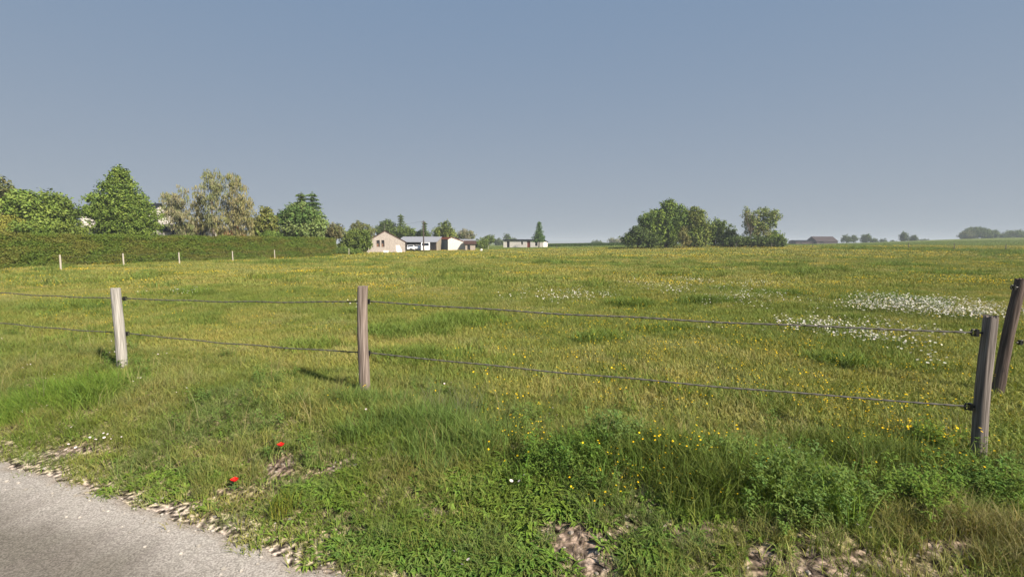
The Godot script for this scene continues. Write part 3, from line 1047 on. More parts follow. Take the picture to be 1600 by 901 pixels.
func build_hedge() -> void:
	var a := hit(0, 421.0)
	var b := hit(524, 400.5)
	var dir := Vector3(b.x - a.x, 0, b.z - a.z).normalized()
	a -= dir * 9.0
	hedge_a = a
	hedge_b = b
	var length := Vector2(b.x - a.x, b.z - a.z).length()
	var o := thing("clipped_hedge", Vector3(a.x, height(a.x, a.z), a.z), atan2(-dir.z, dir.x), "long clipped olive brown conifer hedge behind the post and wire fence", "hedge")
	# local x runs along the hedge, local z towards the field
	var side := Vector3(-dir.z, 0, dir.x)
	var hgt := 2.62
	var thick := 1.5
	part("inner_branches", box_mesh(Vector3(0.2, -0.2, -thick + 0.2), Vector3(length - 0.15, hgt - 0.16, -0.14)), mat(s8(100, 106, 45), 1.0, 0.0), o)
	V_ = PackedVector3Array()
	C_ = PackedColorArray()
	var cols := [lin(0.105, 0.158, 0.027), lin(0.118, 0.16, 0.028), lin(0.13, 0.158, 0.03), lin(0.142, 0.15, 0.034)]
	leaf_spread = 0.14
	for k in 21000:
		var x := rng.randf() * length
		var p := Vector3.ZERO
		var pick := rng.randf()
		if pick < 0.66: p = Vector3(x, rng.randf() * hgt, rng.randf_range(-0.1, 0.02))
		elif pick < 0.96: p = Vector3(x, hgt + rng.randf_range(-0.1, 0.02), -rng.randf() * thick)
		else: p = Vector3(length + rng.randf_range(-0.1, 0.02), rng.randf() * hgt, -rng.randf() * thick)
		var w := n_a.get_noise_3d(p.x * 2.2, p.y * 5.0, p.z * 5.0)
		if pick < 0.66: p.z += 0.16 * w + 0.12 * n_a.get_noise_2d(p.x * 0.9, p.y * 1.2 + 20.0)
		elif pick < 0.96: p.y += 0.14 * w + 0.07 * n_a.get_noise_2d(p.x * 1.1, 50.0) + (rng.randf() * 0.16 if rng.randf() < 0.06 else 0.0)
		var ci := int(clamp((0.5 + 0.9 * n_a.get_noise_2d(p.x * 1.2, p.y * 7.0) + 0.25 * rng.randf_range(-1, 1)) * 4.0, 0, 3))
		put_clump(0, p, Vector3.ONE * rng.randf_range(0.13, 0.21), cols[ci])
	part("foliage", mesh_of(V_, C_), M.foliage, o)
	leaf_spread = 0.22

# ---------------------------------------------------------------- buildings
func window_in(parent: Node, x0: float, y0: float, x1: float, y1: float, frame: Material, back := 0.16) -> void:
	var v := PackedVector3Array()
	var t := 0.07
	box(v, Vector3(x0, y0, -back - 0.06), Vector3(x1, y0 + t, -back))
	box(v, Vector3(x0, y1 - t, -back - 0.06), Vector3(x1, y1, -back))
	box(v, Vector3(x0, y0 + t, -back - 0.06), Vector3(x0 + t, y1 - t, -back))
	box(v, Vector3(x1 - t, y0 + t, -back - 0.06), Vector3(x1, y1 - t, -back))
	box(v, Vector3((x0 + x1) * 0.5 - 0.025, y0 + t, -back - 0.05), Vector3((x0 + x1) * 0.5 + 0.025, y1 - t, -back - 0.01))
	var w := part("window", mesh_of(v), frame, parent)
	part("pane", box_mesh(Vector3(x0 + 0.02, y0 + 0.02, -back - 0.045), Vector3(x1 - 0.02, y1 - 0.02, -back - 0.03)), M.glass, w)

func door_in(parent: Node, x0: float, x1: float, y1: float, m: Material, back := 0.14) -> void:
	var v := PackedVector3Array()
	var n := 5
	for k in n:
		var a: float = lerp(x0, x1, float(k) / n)
		var b: float = lerp(x0, x1, float(k + 1) / n)
		box(v, Vector3(a + 0.006, 0.0, -back - 0.05), Vector3(b - 0.006, y1, -back))
	box(v, Vector3(x0, 0, -back - 0.08), Vector3(x1, y1, -back - 0.05))
	var d := part("door", mesh_of(v), m, parent)
	part("handle", box_mesh(Vector3(x1 - 0.16, 0.98, -back), Vector3(x1 - 0.06, 1.02, -back + 0.05)), M.chrome, d)

# a ridged roof slab between eave and ridge lines (a0-a1 eave, b0-b1 ridge) with battens or tile courses
func roof_slope(a0: Vector3, a1: Vector3, b0: Vector3, b1: Vector3, thick: float, courses: int, step: float) -> ArrayMesh:
	var v := PackedVector3Array()
	var n := (a1 - a0).cross(b0 - a0).normalized()
	if n.y < 0: n = -n
	for k in courses:
		var f := float(k) / courses
		var g := float(k + 1) / courses
		var p0 := a0.lerp(b0, f) + n * step
		var p1 := a1.lerp(b1, f) + n * step
		var q0 := a0.lerp(b0, g)
		var q1 := a1.lerp(b1, g)
		quad(v, p0, p1, q1, q0)
		quad(v, a0.lerp(b0, f), p0, p1, a1.lerp(b1, f))
	var d := n * thick
	quad(v, a0 - d, a1 - d, b1 - d, b0 - d)
	quad(v, a0 - d, a0 + n * step, a1 + n * step, a1 - d)
	quad(v, a0 - d, b0 - d, b0, a0)
	quad(v, a1 - d, b1 - d, b1, a1)
	quad(v, b0 - d, b0, b1, b1 - d)
	return mesh_of(v)

# a plain gabled house: width along x (front faces +z), depth along -z, ridge along x
func house(o: Node3D, w: float, d: float, eave: float, ridge: float, holes: Array, wall: Material, roof: Material) -> void:
	var v := wall_with_openings(w, eave, holes)
	box(v, Vector3(0, 0, -d), Vector3(w, eave, -d + 0.25))
	var g := PackedVector2Array([Vector2(0, 0), Vector2(d - 0.5, 0), Vector2(d - 0.5, eave), Vector2(d * 0.5 - 0.25, ridge - 0.1), Vector2(0, eave)])
	for x in [0.0, w - 0.25]:
		var q := PackedVector3Array()
		prism(q, g, 0.0, 0.25)
		v.append_array(Transform3D(Basis(Vector3(0, 0, -1), Vector3.UP, Vector3(1, 0, 0)), Vector3(x, 0, -0.25)) * q)
	part("wall", mesh_of(v), wall, o)
	var e := 0.3
	var fall := (ridge - eave) / (d * 0.5)
	part("roof", roof_slope(Vector3(-e, eave - e * fall + 0.12, e), Vector3(w + e, eave - e * fall + 0.12, e), Vector3(-e, ridge + 0.12, -d * 0.5), Vector3(w + e, ridge + 0.12, -d * 0.5), 0.12, 12, 0.03), roof, o)
	part("roof", roof_slope(Vector3(-e, eave - e * fall + 0.12, -d - e), Vector3(w + e, eave - e * fall + 0.12, -d - e), Vector3(-e, ridge + 0.12, -d * 0.5), Vector3(w + e, ridge + 0.12, -d * 0.5), 0.12, 12, 0.03), roof, o)

func build_houses_behind_hedge() -> void:
	# two storey white house left of the tall conical tree
	var p := on_ground(129, 70)
	var o := thing("white_house", p, deg_to_rad(6.0), "tall white rendered house half hidden behind the conical tree", "house")
	var eave: float = at_px(0, 334, 70).y - p.y
	house(o, 8.2, 7.5, eave, eave + 1.7, [[0.35, 3.4, 1.05, 4.5], [3.4, 3.4, 4.4, 4.6], [6.2, 3.4, 7.2, 4.6], [2.0, 0.05, 3.0, 2.2], [4.6, 0.9, 5.8, 2.2]], M.render_white, M.slate)
	window_in(o, 0.35, 3.4, 1.05, 4.5, M.white_paint)
	for x in [3.4, 6.2]: window_in(o, x, 3.4, x + 1.0, 4.6, M.white_paint)
	window_in(o, 4.6, 0.9, 5.8, 2.2, M.white_paint)
	door_in(o, 2.0, 3.0, 2.2, M.door_brown)
	var py0: float = at_px(0, 373, 68).y - p.y
	var py1: float = at_px(0, 356, 70).y - p.y
	part("porch_roof", roof_slope(Vector3(1.0, py0, 2.0), Vector3(5.0, py0, 2.0), Vector3(1.0, py1, 0.02), Vector3(5.0, py1, 0.02), 0.1, 6, 0.02), M.slate, o)
	for x in [1.15, 4.85]: part("porch_post", box_mesh(Vector3(x - 0.08, 0, 1.75), Vector3(x + 0.08, py0 + 0.02, 1.91)), M.white_paint, o)
	var ch := part("chimney", box_mesh(Vector3(0.5, eave + 0.9, -4.1), Vector3(1.2, eave + 2.6, -3.4)), M.render_white, o)
	part("chimney_pot", box_mesh(Vector3(0.7, eave + 2.6, -3.9), Vector3(1.0, eave + 2.9, -3.6)), M.tile_red, ch)
	# low house under a big slate roof with a white gabled bay
	p = on_ground(212, 72)
	o = thing("slate_roofed_house", p, deg_to_rad(4.0), "low house with big dark slate roof and white bay above the hedge", "house")
	eave = at_px(0, 373, 72).y - p.y
	house(o, 8.6, 7.0, eave, at_px(0, 350, 72).y - p.y, [[0.5, 0.9, 1.5, 2.0], [5.4, 0.9, 6.6, 2.0]], M.render_white, M.slate)
	window_in(o, 0.5, 0.9, 1.5, 2.0, M.white_paint)
	window_in(o, 5.4, 0.9, 6.6, 2.0, M.white_paint)
	var by: float = at_px(0, 360, 71).y - p.y
	var bv := PackedVector3Array()
	prism(bv, PackedVector2Array([Vector2(2.6, 0), Vector2(4.4, 0), Vector2(4.4, by), Vector2(3.5, by + 0.5), Vector2(2.6, by)]), -2.6, 1.3)
	part("bay", mesh_of(bv), M.render_white, o)
	part("bay_roof", roof_slope(Vector3(2.42, by - 0.06, 1.45), Vector3(2.42, by - 0.06, -2.4), Vector3(3.5, by + 0.63, 1.45), Vector3(3.5, by + 0.63, -2.4), 0.08, 4, 0.02), M.slate, o)
	part("bay_roof", roof_slope(Vector3(4.58, by - 0.06, 1.45), Vector3(4.58, by - 0.06, -2.4), Vector3(3.5, by + 0.63, 1.45), Vector3(3.5, by + 0.63, -2.4), 0.08, 4, 0.02), M.slate, o)
	# red roofed house between the willows
	p = on_ground(318, 92)
	o = thing("red_roofed_house", p, deg_to_rad(62.0), "cream house with red tiled roof glimpsed between the willow trees", "house")
	house(o, 9.0, 4.2, 2.5, 4.3, [[2.0, 0.9, 3.0, 2.0], [5.5, 0.9, 6.5, 2.0]], M.render_cream, M.tile_red)
	for x in [2.0, 5.5]: window_in(o, x, 0.9, x + 1.0, 2.0, M.white_paint)
	part("chimney", box_mesh(Vector3(7.6, 3.6, -2.4), Vector3(8.3, 5.4, -1.8)), M.tile_red, o)

func build_farm() -> void:
	# 1 the gabled farm building: its gable end faces the road
	var depth := 104.0
	var k := depth / F
	var p := on_ground(579, depth)
	var o := thing("stone_barn", p, deg_to_rad(17.0), "pinkish rendered barn with gable end and two dark openings", "barn")
	var w := 53.0 * k
	var base := p.y
	var le: float = at_px(0, 374.0, depth).y - base
	var ap: float = at_px(0, 361.0, depth).y - base
	var re: float = at_px(0, 378.0, depth).y - base
	var ax := 22.0 * k
	var h1 := [9.0 * k, (394 - 385) * k, 14.0 * k, le - 0.15]
	var h2 := [16.5 * k, (394 - 385) * k, 21.0 * k, le - 0.15]
	var v := wall_with_openings(w, re, [[h1[0], h1[1], h1[2], re + 0.01], [h2[0], h2[1], h2[2], re + 0.01]], 0.3)
	# gable above the lower eave, cut round the two openings
	prism(v, PackedVector2Array([Vector2(0, re), Vector2(h1[0], re), Vector2(h1[0], h1[3]), Vector2(h1[2], h1[3]), Vector2(h1[2], re), Vector2(h2[0], re), Vector2(h2[0], h2[3]), Vector2(h2[2], h2[3]), Vector2(h2[2], re), Vector2(w, re), Vector2(ax, ap), Vector2(0, le)]), -0.3, 0.0)
	var back := 11.0
	box(v, Vector3(0, 0, -back), Vector3(0.3, le, -0.3))
	box(v, Vector3(w - 0.3, 0, -back), Vector3(w, re, -0.3))
	prism(v, PackedVector2Array([Vector2(0, 0), Vector2(w, 0), Vector2(w, re), Vector2(ax, ap), Vector2(0, le)]), -back - 0.3, -back)
	prism(v, PackedVector2Array([Vector2(-0.9, 0), Vector2(0, 0), Vector2(0, 1.5)]), -0.8, -0.05)
	part("wall", mesh_of(v), M.render_pink, o)
	for h in [h1, h2]:
		var sh := part("window", box_mesh(Vector3(h[0] + 0.03, h[1] + 0.02, -0.28), Vector3(h[2] - 0.03, h[3] - 0.02, -0.2)), M.dark, o)
		part("shutter", box_mesh(Vector3(h[0] + 0.05, h[1] + 0.04, -0.2), Vector3(lerp(h[0], h[2], 0.62), lerp(h[1], h[3], 0.5), -0.15)), M.shutter, sh)
	part("roof", roof_slope(Vector3(-0.2, le - 0.05, 0.12), Vector3(-0.2, le - 0.05, -back - 0.4), Vector3(ax, ap + 0.14, 0.12), Vector3(ax, ap + 0.14, -back - 0.4), 0.12, 9, 0.03), M.tile_brown, o)
	part("roof", roof_slope(Vector3(w + 0.3, re + 0.0, 0.12), Vector3(w + 0.3, re + 0.0, -back - 0.4), Vector3(ax, ap + 0.14, 0.12), Vector3(ax, ap + 0.14, -back - 0.4), 0.12, 12, 0.03), M.tile_brown, o)
	part("mast", stick(Vector3(ax, ap, -0.6), Vector3(ax, ap + 1.5, -0.6), 0.05, 0.04), M.thin_wire, o)
	# 2 the long open shed with the metal roof, behind it
	depth = 122.0
	k = depth / F
	p = on_ground(620, depth)
	o = thing("open_cart_shed", p, deg_to_rad(-2.0), "long low open shed with pale metal roof beside the barn", "shed")
	base = p.y
	var ev: float = at_px(0, 378.0, depth).y - base
	var rd: float = at_px(0, 369.0, depth).y - base
	w = 62.0 * k
	v = PackedVector3Array()
	box(v, Vector3(0, 0, -7.0), Vector3(w, rd - 0.15, -6.75))
	for x in [0.0, w - 0.2]:
		var ew := PackedVector3Array()
		prism(ew, PackedVector2Array([Vector2(0, 0), Vector2(6.45, 0), Vector2(6.45, rd - 0.25), Vector2(0, ev - 0.18)]), 0.0, 0.2)
		v.append_array(Transform3D(Basis(Vector3(0, 0, -1), Vector3.UP, Vector3(1, 0, 0)), Vector3(x, 0, -0.25)) * ew)
	part("wall", mesh_of(v), M.concrete, o)
	for x in [0.1, w * 0.25, w * 0.5, w * 0.75, w - 0.1]: part("post", box_mesh(Vector3(x - 0.09, 0, -0.2), Vector3(x + 0.09, ev - 0.1, -0.02)), M.wood_dark, o)
	for q in 9: part("board", box_mesh(Vector3(w * 0.82 + q * w * 0.02, 0, -0.16), Vector3(w * 0.82 + (q + 1) * w * 0.02 - 0.015, ev - 0.32, -0.1)), M.dark, o)
	part("beam", box_mesh(Vector3(0, ev - 0.3, -0.22), Vector3(w, ev - 0.08, 0.0)), M.wood_dark, o)
	part("roof", roof_slope(Vector3(-0.2, ev, 0.3), Vector3(w + 0.2, ev, 0.3), Vector3(-0.2, rd, -7.1), Vector3(w + 0.2, rd, -7.1), 0.06, 4, 0.02), M.tin, o)
	# 3 the white gabled shed with a dark side
	depth = 126.0
	k = depth / F
	p = on_ground(700, depth)
	base = p.y
	o = thing("white_shed", p, 0.0, "white gabled shed with dark steel side and red tiled roof", "shed")
	var g0: float = at_px(0, 374.0, depth).y - base
	var ga: float = at_px(0, 370.6, depth).y - base
	var g1: float = at_px(0, 378.6, depth).y - base
	w = 28.0 * k
	v = PackedVector3Array()
	# gable wall turned a little to the right, long side running back to the left
	var fr := Basis(Vector3.UP, deg_to_rad(10.0))
	prism(v, PackedVector2Array([Vector2(0, 0), Vector2(w, 0), Vector2(w, g1), Vector2(6.0 * k, ga), Vector2(0, g0)]), -0.22, 0.0)
	part("wall", mesh_of(v), M.render_white, o, Transform3D(fr, Vector3.ZERO))
	var sd := Vector3(-17.0 * k - 0.9, 0, -7.0)
	var sl := sd.length()
	var sb := Basis(-sd.normalized(), Vector3.UP, (-sd.normalized()).cross(Vector3.UP)).orthonormalized()
	v = PackedVector3Array()
	for q in 14: box(v, Vector3(sl * q / 14.0, 0, -0.12 if q % 2 else -0.1), Vector3(sl * (q + 1) / 14.0, g0 - 0.02, 0.0 if q % 2 else 0.03))
	part("steel_side", mesh_of(v), M.steel_blue, o, Transform3D(sb, sd))
	var back_ := fr * Vector3(w, 0, 0) + sd
	v = PackedVector3Array()
	quad(v, Vector3(0, 0, 0) + sd, sd + Vector3.UP * g0, back_ + Vector3.UP * g1, back_)
	quad(v, fr * Vector3(w, 0, 0), fr * Vector3(w, g1, 0), back_ + Vector3.UP * g1, back_)
	part("back_wall", mesh_of(v), M.render_white, o)
	var r6 := fr * Vector3(6.0 * k, ga + 0.1, 0.12)
	var l6 := Vector3(-0.15, g0 + 0.04, 0.12)
	var e6 := fr * Vector3(w + 0.15, g1 + 0.06, 0.12)
	part("roof", roof_slope(l6, l6 + sd, r6 + Vector3(0, 0.0, 0), r6 + sd, 0.1, 5, 0.03), M.tile_red, o)
	part("roof", roof_slope(e6, e6 + sd, r6, r6 + sd, 0.1, 7, 0.03), M.tile_red, o)
	# 4 the low annexe at its right
	depth = 124.0
	k = depth / F
	p = on_ground(727, depth)
	o = thing("low_annexe", p, deg_to_rad(6.0), "low cream annexe with shallow roof beside the white shed", "shed")
	var ah: float = at_px(0, 381.0, depth).y - p.y
	var ar: float = at_px(0, 376.5, depth).y - p.y
	house(o, 15.5 * k, 3.6, ah, ar, [[0.5, 0.02, 1.2, ah - 0.25]], M.render_cream, M.tile_brown)
	door_in(o, 0.5, 1.2, ah - 0.25, M.dark)
	# tin barn roof behind
	p = on_ground(716, 150)
	o = thing("grey_barn", p, deg_to_rad(5.0), "grey roofed barn behind the white shed", "barn")
	house(o, 4.2, 6.0, at_px(0, 379.0, 150).y - p.y, at_px(0, 374.0, 150).y - p.y, [[1.4, 0.02, 2.6, 1.6]], M.render_cream, M.tin)
	door_in(o, 1.4, 2.6, 1.6, M.dark)

func build_white_house() -> void:
	var depth := 158.0
	var p := on_ground(849, depth)
	var turn := deg_to_rad(-19.0)
	# local x runs to the right along the front; the right end is the corner at pixel 849
	var o := thing("long_white_building", p, turn, "long low white building with dark roof and brown door", "building")
	var w := 13.4
	var d := 5.2
	var ev: float = at_px(0, 375.6, depth).y - p.y
	var hb := ev - 0.55
	var holes := [[1.1, 0.02, 2.1, 2.0], [6.0, 0.9, 6.6, 1.9], [8.0, 0.02, 9.1, 2.1], [10.6, 0.5, 11.5, 2.0]]
	var v := wall_with_openings(w, ev, holes)
	v = Transform3D(Basis.IDENTITY, Vector3(-w, 0, 0)) * v
	box(v, Vector3(-w, 0, -d), Vector3(0, hb, -d + 0.25))
	for x in [-w, -0.25]:
		var q := PackedVector3Array()
		prism(q, PackedVector2Array([Vector2(0, 0), Vector2(d - 0.5, 0), Vector2(d - 0.5, hb), Vector2(0, ev)]), 0.0, 0.25)
		v.append_array(Transform3D(Basis(Vector3(0, 0, -1), Vector3.UP, Vector3(1, 0, 0)), Vector3(x, 0, -0.25)) * q)
	part("wall", mesh_of(v), M.render_white, o)
	part("door", box_mesh(Vector3(1.1 - w, 0.02, -0.24), Vector3(2.1 - w, 2.0, -0.18)), M.dark, o)
	part("window", box_mesh(Vector3(6.0 - w, 0.9, -0.24), Vector3(6.6 - w, 1.9, -0.18)), M.glass, o)
	part("door", box_mesh(Vector3(8.0 - w, 0.02, -0.2), Vector3(9.1 - w, 2.1, -0.12)), M.door_brown, o)
	part("window", box_mesh(Vector3(10.6 - w, 0.5, -0.24), Vector3(11.5 - w, 2.0, -0.18)), M.glass, o)
	part("fascia", box_mesh(Vector3(-w - 0.25, ev - 0.02, 0.02), Vector3(0.2, ev + 0.36, 0.22)), M.slate, o)
	part("roof", roof_slope(Vector3(-w - 0.25, ev + 0.36, 0.2), Vector3(0.2, ev + 0.36, 0.2), Vector3(-w - 0.25, hb + 0.15, -d - 0.2), Vector3(0.2, hb + 0.15, -d - 0.2), 0.14, 6, 0.02), M.slate, o)

func build_far_right() -> void:
	var p := on_ground(1276, 330)
	var o := thing("brown_roofed_barn", p, deg_to_rad(4.0), "far barn with broad dull brown roof on the horizon", "barn")
	house(o, 14.5, 11.0, 1.7, at_px(0, 368.0, 330).y - p.y - 0.6, [[2.0, 0.02, 5.0, 1.5]], M.tile_grey, M.tile_grey)
	door_in(o, 2.0, 5.0, 1.5, M.dark)
	p = on_ground(1243, 332)
	o = thing("low_farm_building", p, deg_to_rad(3.0), "low dark farm building beside the far brown roofed barn", "building")
	house(o, 13.0, 8.0, 1.8, at_px(0, 374.0, 332).y - p.y - 0.5, [[3.0, 0.02, 4.2, 1.7]], M.tile_grey, M.slate)
	door_in(o, 3.0, 4.2, 1.7, M.dark)
	# the crop that closes the field between the white building and the copse
	var v := []
	for k in 2: v.append(tuft(120, 2.0, 0.5, 0.95, 0.08, 0.16, 0.5, 0.6, [Color.WHITE, lin(0.8, 0.85, 0.8)]))
	layer("crop", v, M.grass, "dark green standing crop beyond the field between building and copse", "crop")
	for k in 2600:
		var u := rng.randf_range(858, 1010)
		var dep := rng.randf_range(168, 260)
		var q := on_ground(u, dep)
		sow("crop", q, rng.randf() * TAU, rng.randf_range(0.8, 1.2), 1.0, jitter(lin(0.06, 0.1, 0.028), 0.15))

# ---------------------------------------------------------------- vegetation list
func build_trees() -> void:
	var fresh := [lin(0.140, 0.204, 0.040), lin(0.174, 0.237, 0.050), lin(0.106, 0.165, 0.035)]
	var mid := [lin(0.122, 0.172, 0.039), lin(0.148, 0.195, 0.041), lin(0.104, 0.149, 0.033)]
	var dark := [lin(0.084, 0.121, 0.033), lin(0.101, 0.143, 0.037), lin(0.073, 0.105, 0.033)]
	var olive := [lin(0.202, 0.193, 0.083), lin(0.174, 0.182, 0.068), lin(0.230, 0.209, 0.105)]
	var grey := [lin(0.185, 0.198, 0.094), lin(0.151, 0.176, 0.075), lin(0.224, 0.209, 0.121)]
	var brown := [lin(0.165, 0.155, 0.075), lin(0.15, 0.16, 0.065), lin(0.15, 0.175, 0.055)]
	var yellow := [lin(0.235, 0.242, 0.050), lin(0.202, 0.226, 0.046), lin(0.263, 0.259, 0.055)]
	# behind the hedge
	outline_tree("conical_tree", 192, 58, [[260, 184, 188], [268, 175, 197], [284, 166, 208], [300, 152, 222], [316, 138, 234], [330, 131, 242], [346, 143, 249], [362, 156, 243], [374, 160, 240]], fresh, "tall broad conical bright green tree behind the clipped hedge", 2600, 0.42)
	tree("brownish_tree", -4, 56, [[-14, 315, 34, 34], [6, 306, 22, 26], [-22, 340, 30, 26], [4, 345, 18, 18]], brown, "brownish green tree beside the round green tree, behind the hedge", {"clump": 0.6, "fill": 1.5})
	tree("round_tree", 62, 54, [[50, 322, 32, 22], [56, 340, 36, 22], [44, 310, 16, 12], [30, 338, 18, 16]], fresh, "round fresh green tree with a wide crown behind the hedge", {"clump": 0.6, "fill": 2.0})
	tree("small_round_tree", 92, 56, [[90, 318, 20, 19], [98, 335, 20, 18], [80, 334, 16, 16]], mid, "smaller green tree leaning on the wide crowned round tree", {"clump": 0.55, "fill": 2.0})
	for b in [[8, 352, 24, 14, yellow, "yellow leaved shrub above the hedge beside the brownish tree"], [54, 355, 30, 10, fresh, "low green shrub in front of the round tree above the hedge"], [106, 356, 20, 10, mid, "olive shrub above the hedge before the white house"]]:
		tree("garden_shrub", b[0], 50, [[b[0], b[1], b[2], b[3]], [b[0] + 10, b[1] + 8, b[2] * 0.8, b[3]]], b[4], b[5], {"category": "shrub", "clump": 0.42, "fill": 1.8, "r": 0.06, "group": "shrubs behind the hedge"})
	var wl := {"clump": 0.55, "fill": 0.85, "kind": 1, "gaps": 0.3, "bark": M.bark_pale, "r": 0.2}
	tree("willow_tree", 284, 70, [[280, 306, 15, 20], [268, 325, 14, 22], [282, 335, 22, 24], [278, 352, 11, 18], [264, 312, 7, 12], [292, 362, 12, 14]], grey, "grey green willow with dark gaps next to the slate roof", wl)
	tree("willow_tree", 310, 72, [[306, 310, 13, 18], [312, 330, 14, 22], [318, 352, 14, 20], [304, 355, 10, 16]], olive, "slender olive willow standing between two broader willows", wl)
	tree("willow_tree", 334, 70, [[334, 284, 13, 16], [328, 302, 15, 20], [340, 312, 12, 20], [330, 336, 12, 20], [324, 276, 8, 8]], grey, "tallest grey green willow with a loose upright crown", wl)
	tree("willow_tree", 368, 70, [[364, 288, 14, 16], [372, 304, 14, 22], [362, 326, 24, 26], [384, 334, 14, 30], [366, 355, 28, 24], [348, 352, 14, 20]], olive, "broad olive willow with brownish lower branches", wl)
	tree("garden_tree", 414, 74, [[416, 334, 9, 12], [410, 352, 18, 18], [424, 350, 12, 16], [404, 364, 16, 12]], [lin(0.19, 0.205, 0.055), lin(0.175, 0.185, 0.055), lin(0.15, 0.195, 0.05)], "small yellowish green tree between willow and cedar", {"clump": 0.55, "fill": 1.8})
	tree("garden_shrub", 425, 68, [[428, 370, 16, 9], [412, 372, 10, 7]], fresh, "bright green shrub under the yellowish tree above the hedge", {"category": "shrub", "clump": 0.4, "fill": 1.8, "r": 0.05, "group": "shrubs behind the hedge"})
	conifer("cedar_tree", 491, 299, 84, 30, [lin(0.087, 0.141, 0.048), lin(0.104, 0.164, 0.055)], "dark cedar with flat layered branches beside the pale round tree", {"tiers": 13, "thick": 0.9, "shape": 0.72, "droop": -0.22, "spray": 1.15, "start": 0.2, "r": 0.2})
	conifer("cedar_tree", 474, 301, 85, 22, dark, "second dark cedar with its tip showing over the pale round tree", {"tiers": 15, "thick": 1.0, "shape": 0.75, "droop": -0.15, "spray": 1.15, "start": 0.2, "r": 0.2})
	tree("pale_round_tree", 468, 76, [[468, 338, 26, 20], [450, 348, 20, 22], [486, 350, 20, 20], [470, 360, 34, 16], [462, 326, 14, 10]], [lin(0.174, 0.242, 0.076), lin(0.148, 0.219, 0.055), lin(0.208, 0.265, 0.097), lin(0.087, 0.149, 0.039)], "broad pale green tree in front of the dark cedar", {"clump": 0.6, "fill": 1.9})
	tree("brown_shrub", 514, 80, [[514, 366, 16, 10], [504, 374, 14, 8], [526, 362, 14, 10]], brown, "brownish shrub at the far end of the hedge", {"category": "shrub", "clump": 0.5, "fill": 1.5, "r": 0.06})
	tree("dark_shrub", 552, 90, [[550, 372, 20, 13], [560, 384, 20, 9], [540, 386, 14, 9], [566, 372, 14, 10]], mid, "dense green shrub between the hedge end and the barn", {"category": "shrub", "clump": 0.6, "fill": 1.9, "r": 0.07})
	tree("thin_tree", 566, 106, [[560, 354, 11, 7], [572, 360, 13, 7], [556, 364, 14, 10], [578, 370, 8, 8]], brown, "thin brownish tree behind the dense shrub near the barn", {"clump": 0.6, "fill": 1.3, "gaps": 0.15})
	tree("rough_grass_bush", 535, 86, [[534, 392, 14, 5], [548, 394, 14, 4]], fresh, "low green growth at the foot of the dense shrub", {"category": "shrub", "clump": 0.4, "fill": 1.8, "r": 0.04})
	# behind the farm
	tree("farm_tree", 603, 150, [[604, 352, 11, 8], [598, 360, 12, 10], [612, 358, 9, 9]], dark, "dark rounded tree rising behind the barn gable", {"clump": 0.8, "fill": 1.9})
	conifer("fir_tree", 627, 334, 148, 13, dark, "dark pointed fir rising above the metal roofed shed", {"tiers": 13, "spray": 1.15, "thick": 1.3, "droop": -0.3, "shape": 1.1})
	tree("farm_tree", 632, 140, [[632, 362, 12, 9], [620, 364, 9, 8], [642, 367, 8, 8]], mid, "round green tree at the foot of the pointed fir", {"clump": 0.8, "fill": 1.9})
	conifer("small_fir", 664, 346, 138, 6, dark, "narrow dark fir standing right behind the utility pole", {"tiers": 11, "spray": 1.0, "thick": 1.3, "droop": -0.3, "shape": 0.9})
	tree("farm_tree", 656, 140, [[655, 367, 7, 7], [668, 368, 6, 6]], mid, "low green tree under the narrow fir by the pole", {"clump": 0.7, "fill": 1.9})
	tree("chestnut_tree", 692, 136, [[694, 360, 14, 9], [684, 366, 9, 9], [700, 366, 11, 9], [697, 350, 5, 6], [680, 376, 5, 9]], [lin(0.243, 0.273, 0.062), lin(0.192, 0.234, 0.055), lin(0.104, 0.141, 0.036)], "light yellowish green tree between the shed roof and the white shed", {"clump": 0.85, "fill": 1.8})
	tree("faint_tree", 728, 190, [[728, 366, 10, 7], [720, 369, 9, 5], [735, 369, 7, 5]], grey, "greyish tree behind the low annexe roof", {"clump": 0.9, "fill": 1.5})
	tree("hedge_bush", 748, 140, [[748, 380, 8, 6], [756, 383, 7, 5]], mid, "green bush to the side of the low annexe", {"category": "bush", "clump": 0.7, "fill": 1.8, "r": 0.05})
	tree("boundary_tree", 764, 190, [[764, 374, 9, 6], [758, 378, 7, 6]], mid, "small round tree between the annexe and the long white building", {"clump": 0.8, "fill": 1.8})
	for b in [[778, 377, 8, 4, 330, "low dark treetops on the horizon behind the small round tree"], [792, 372, 4, 6, 330, "upright dark treetop on the horizon behind the white building's end"], [801, 376, 6, 4, 340, "low treetops just above the white building's dark roof"]]:
		tree("horizon_tree", b[0], b[4], [[b[0], b[1], b[2], b[3]], [b[0] + 3, b[1] + 3, b[2], b[3]]], dark, b[5], {"clump": 1.5, "fill": 1.8, "group": "trees on the horizon"})
	conifer("spruce_tree", 842, 346, 154, 11, [lin(0.078, 0.141, 0.041), lin(0.095, 0.164, 0.050)], "pointed green spruce standing against the long white building", {"tiers": 14, "spray": 0.95, "thick": 1.3, "start": 0.28, "droop": -0.2, "shape": 1.15})
	for b in [[931, 380, 7, 4, "tiny rounded treetop above the crop on the horizon"], [957, 377, 6, 5, "reddish grey treetop beside the copse on the horizon"], [970, 377, 7, 4, "low grey treetop touching the copse on the horizon"]]:
		tree("horizon_tree", b[0], 420, [[b[0], b[1], b[2], b[3]], [b[0] + 4, b[1] + 2, b[2], b[3]]], grey if b[0] > 940 else dark, b[4], {"clump": 1.8, "fill": 1.8, "group": "trees on the horizon"})
	# the copse
	var green2 := [lin(0.130, 0.195, 0.036), lin(0.165, 0.227, 0.041), lin(0.095, 0.149, 0.033)]
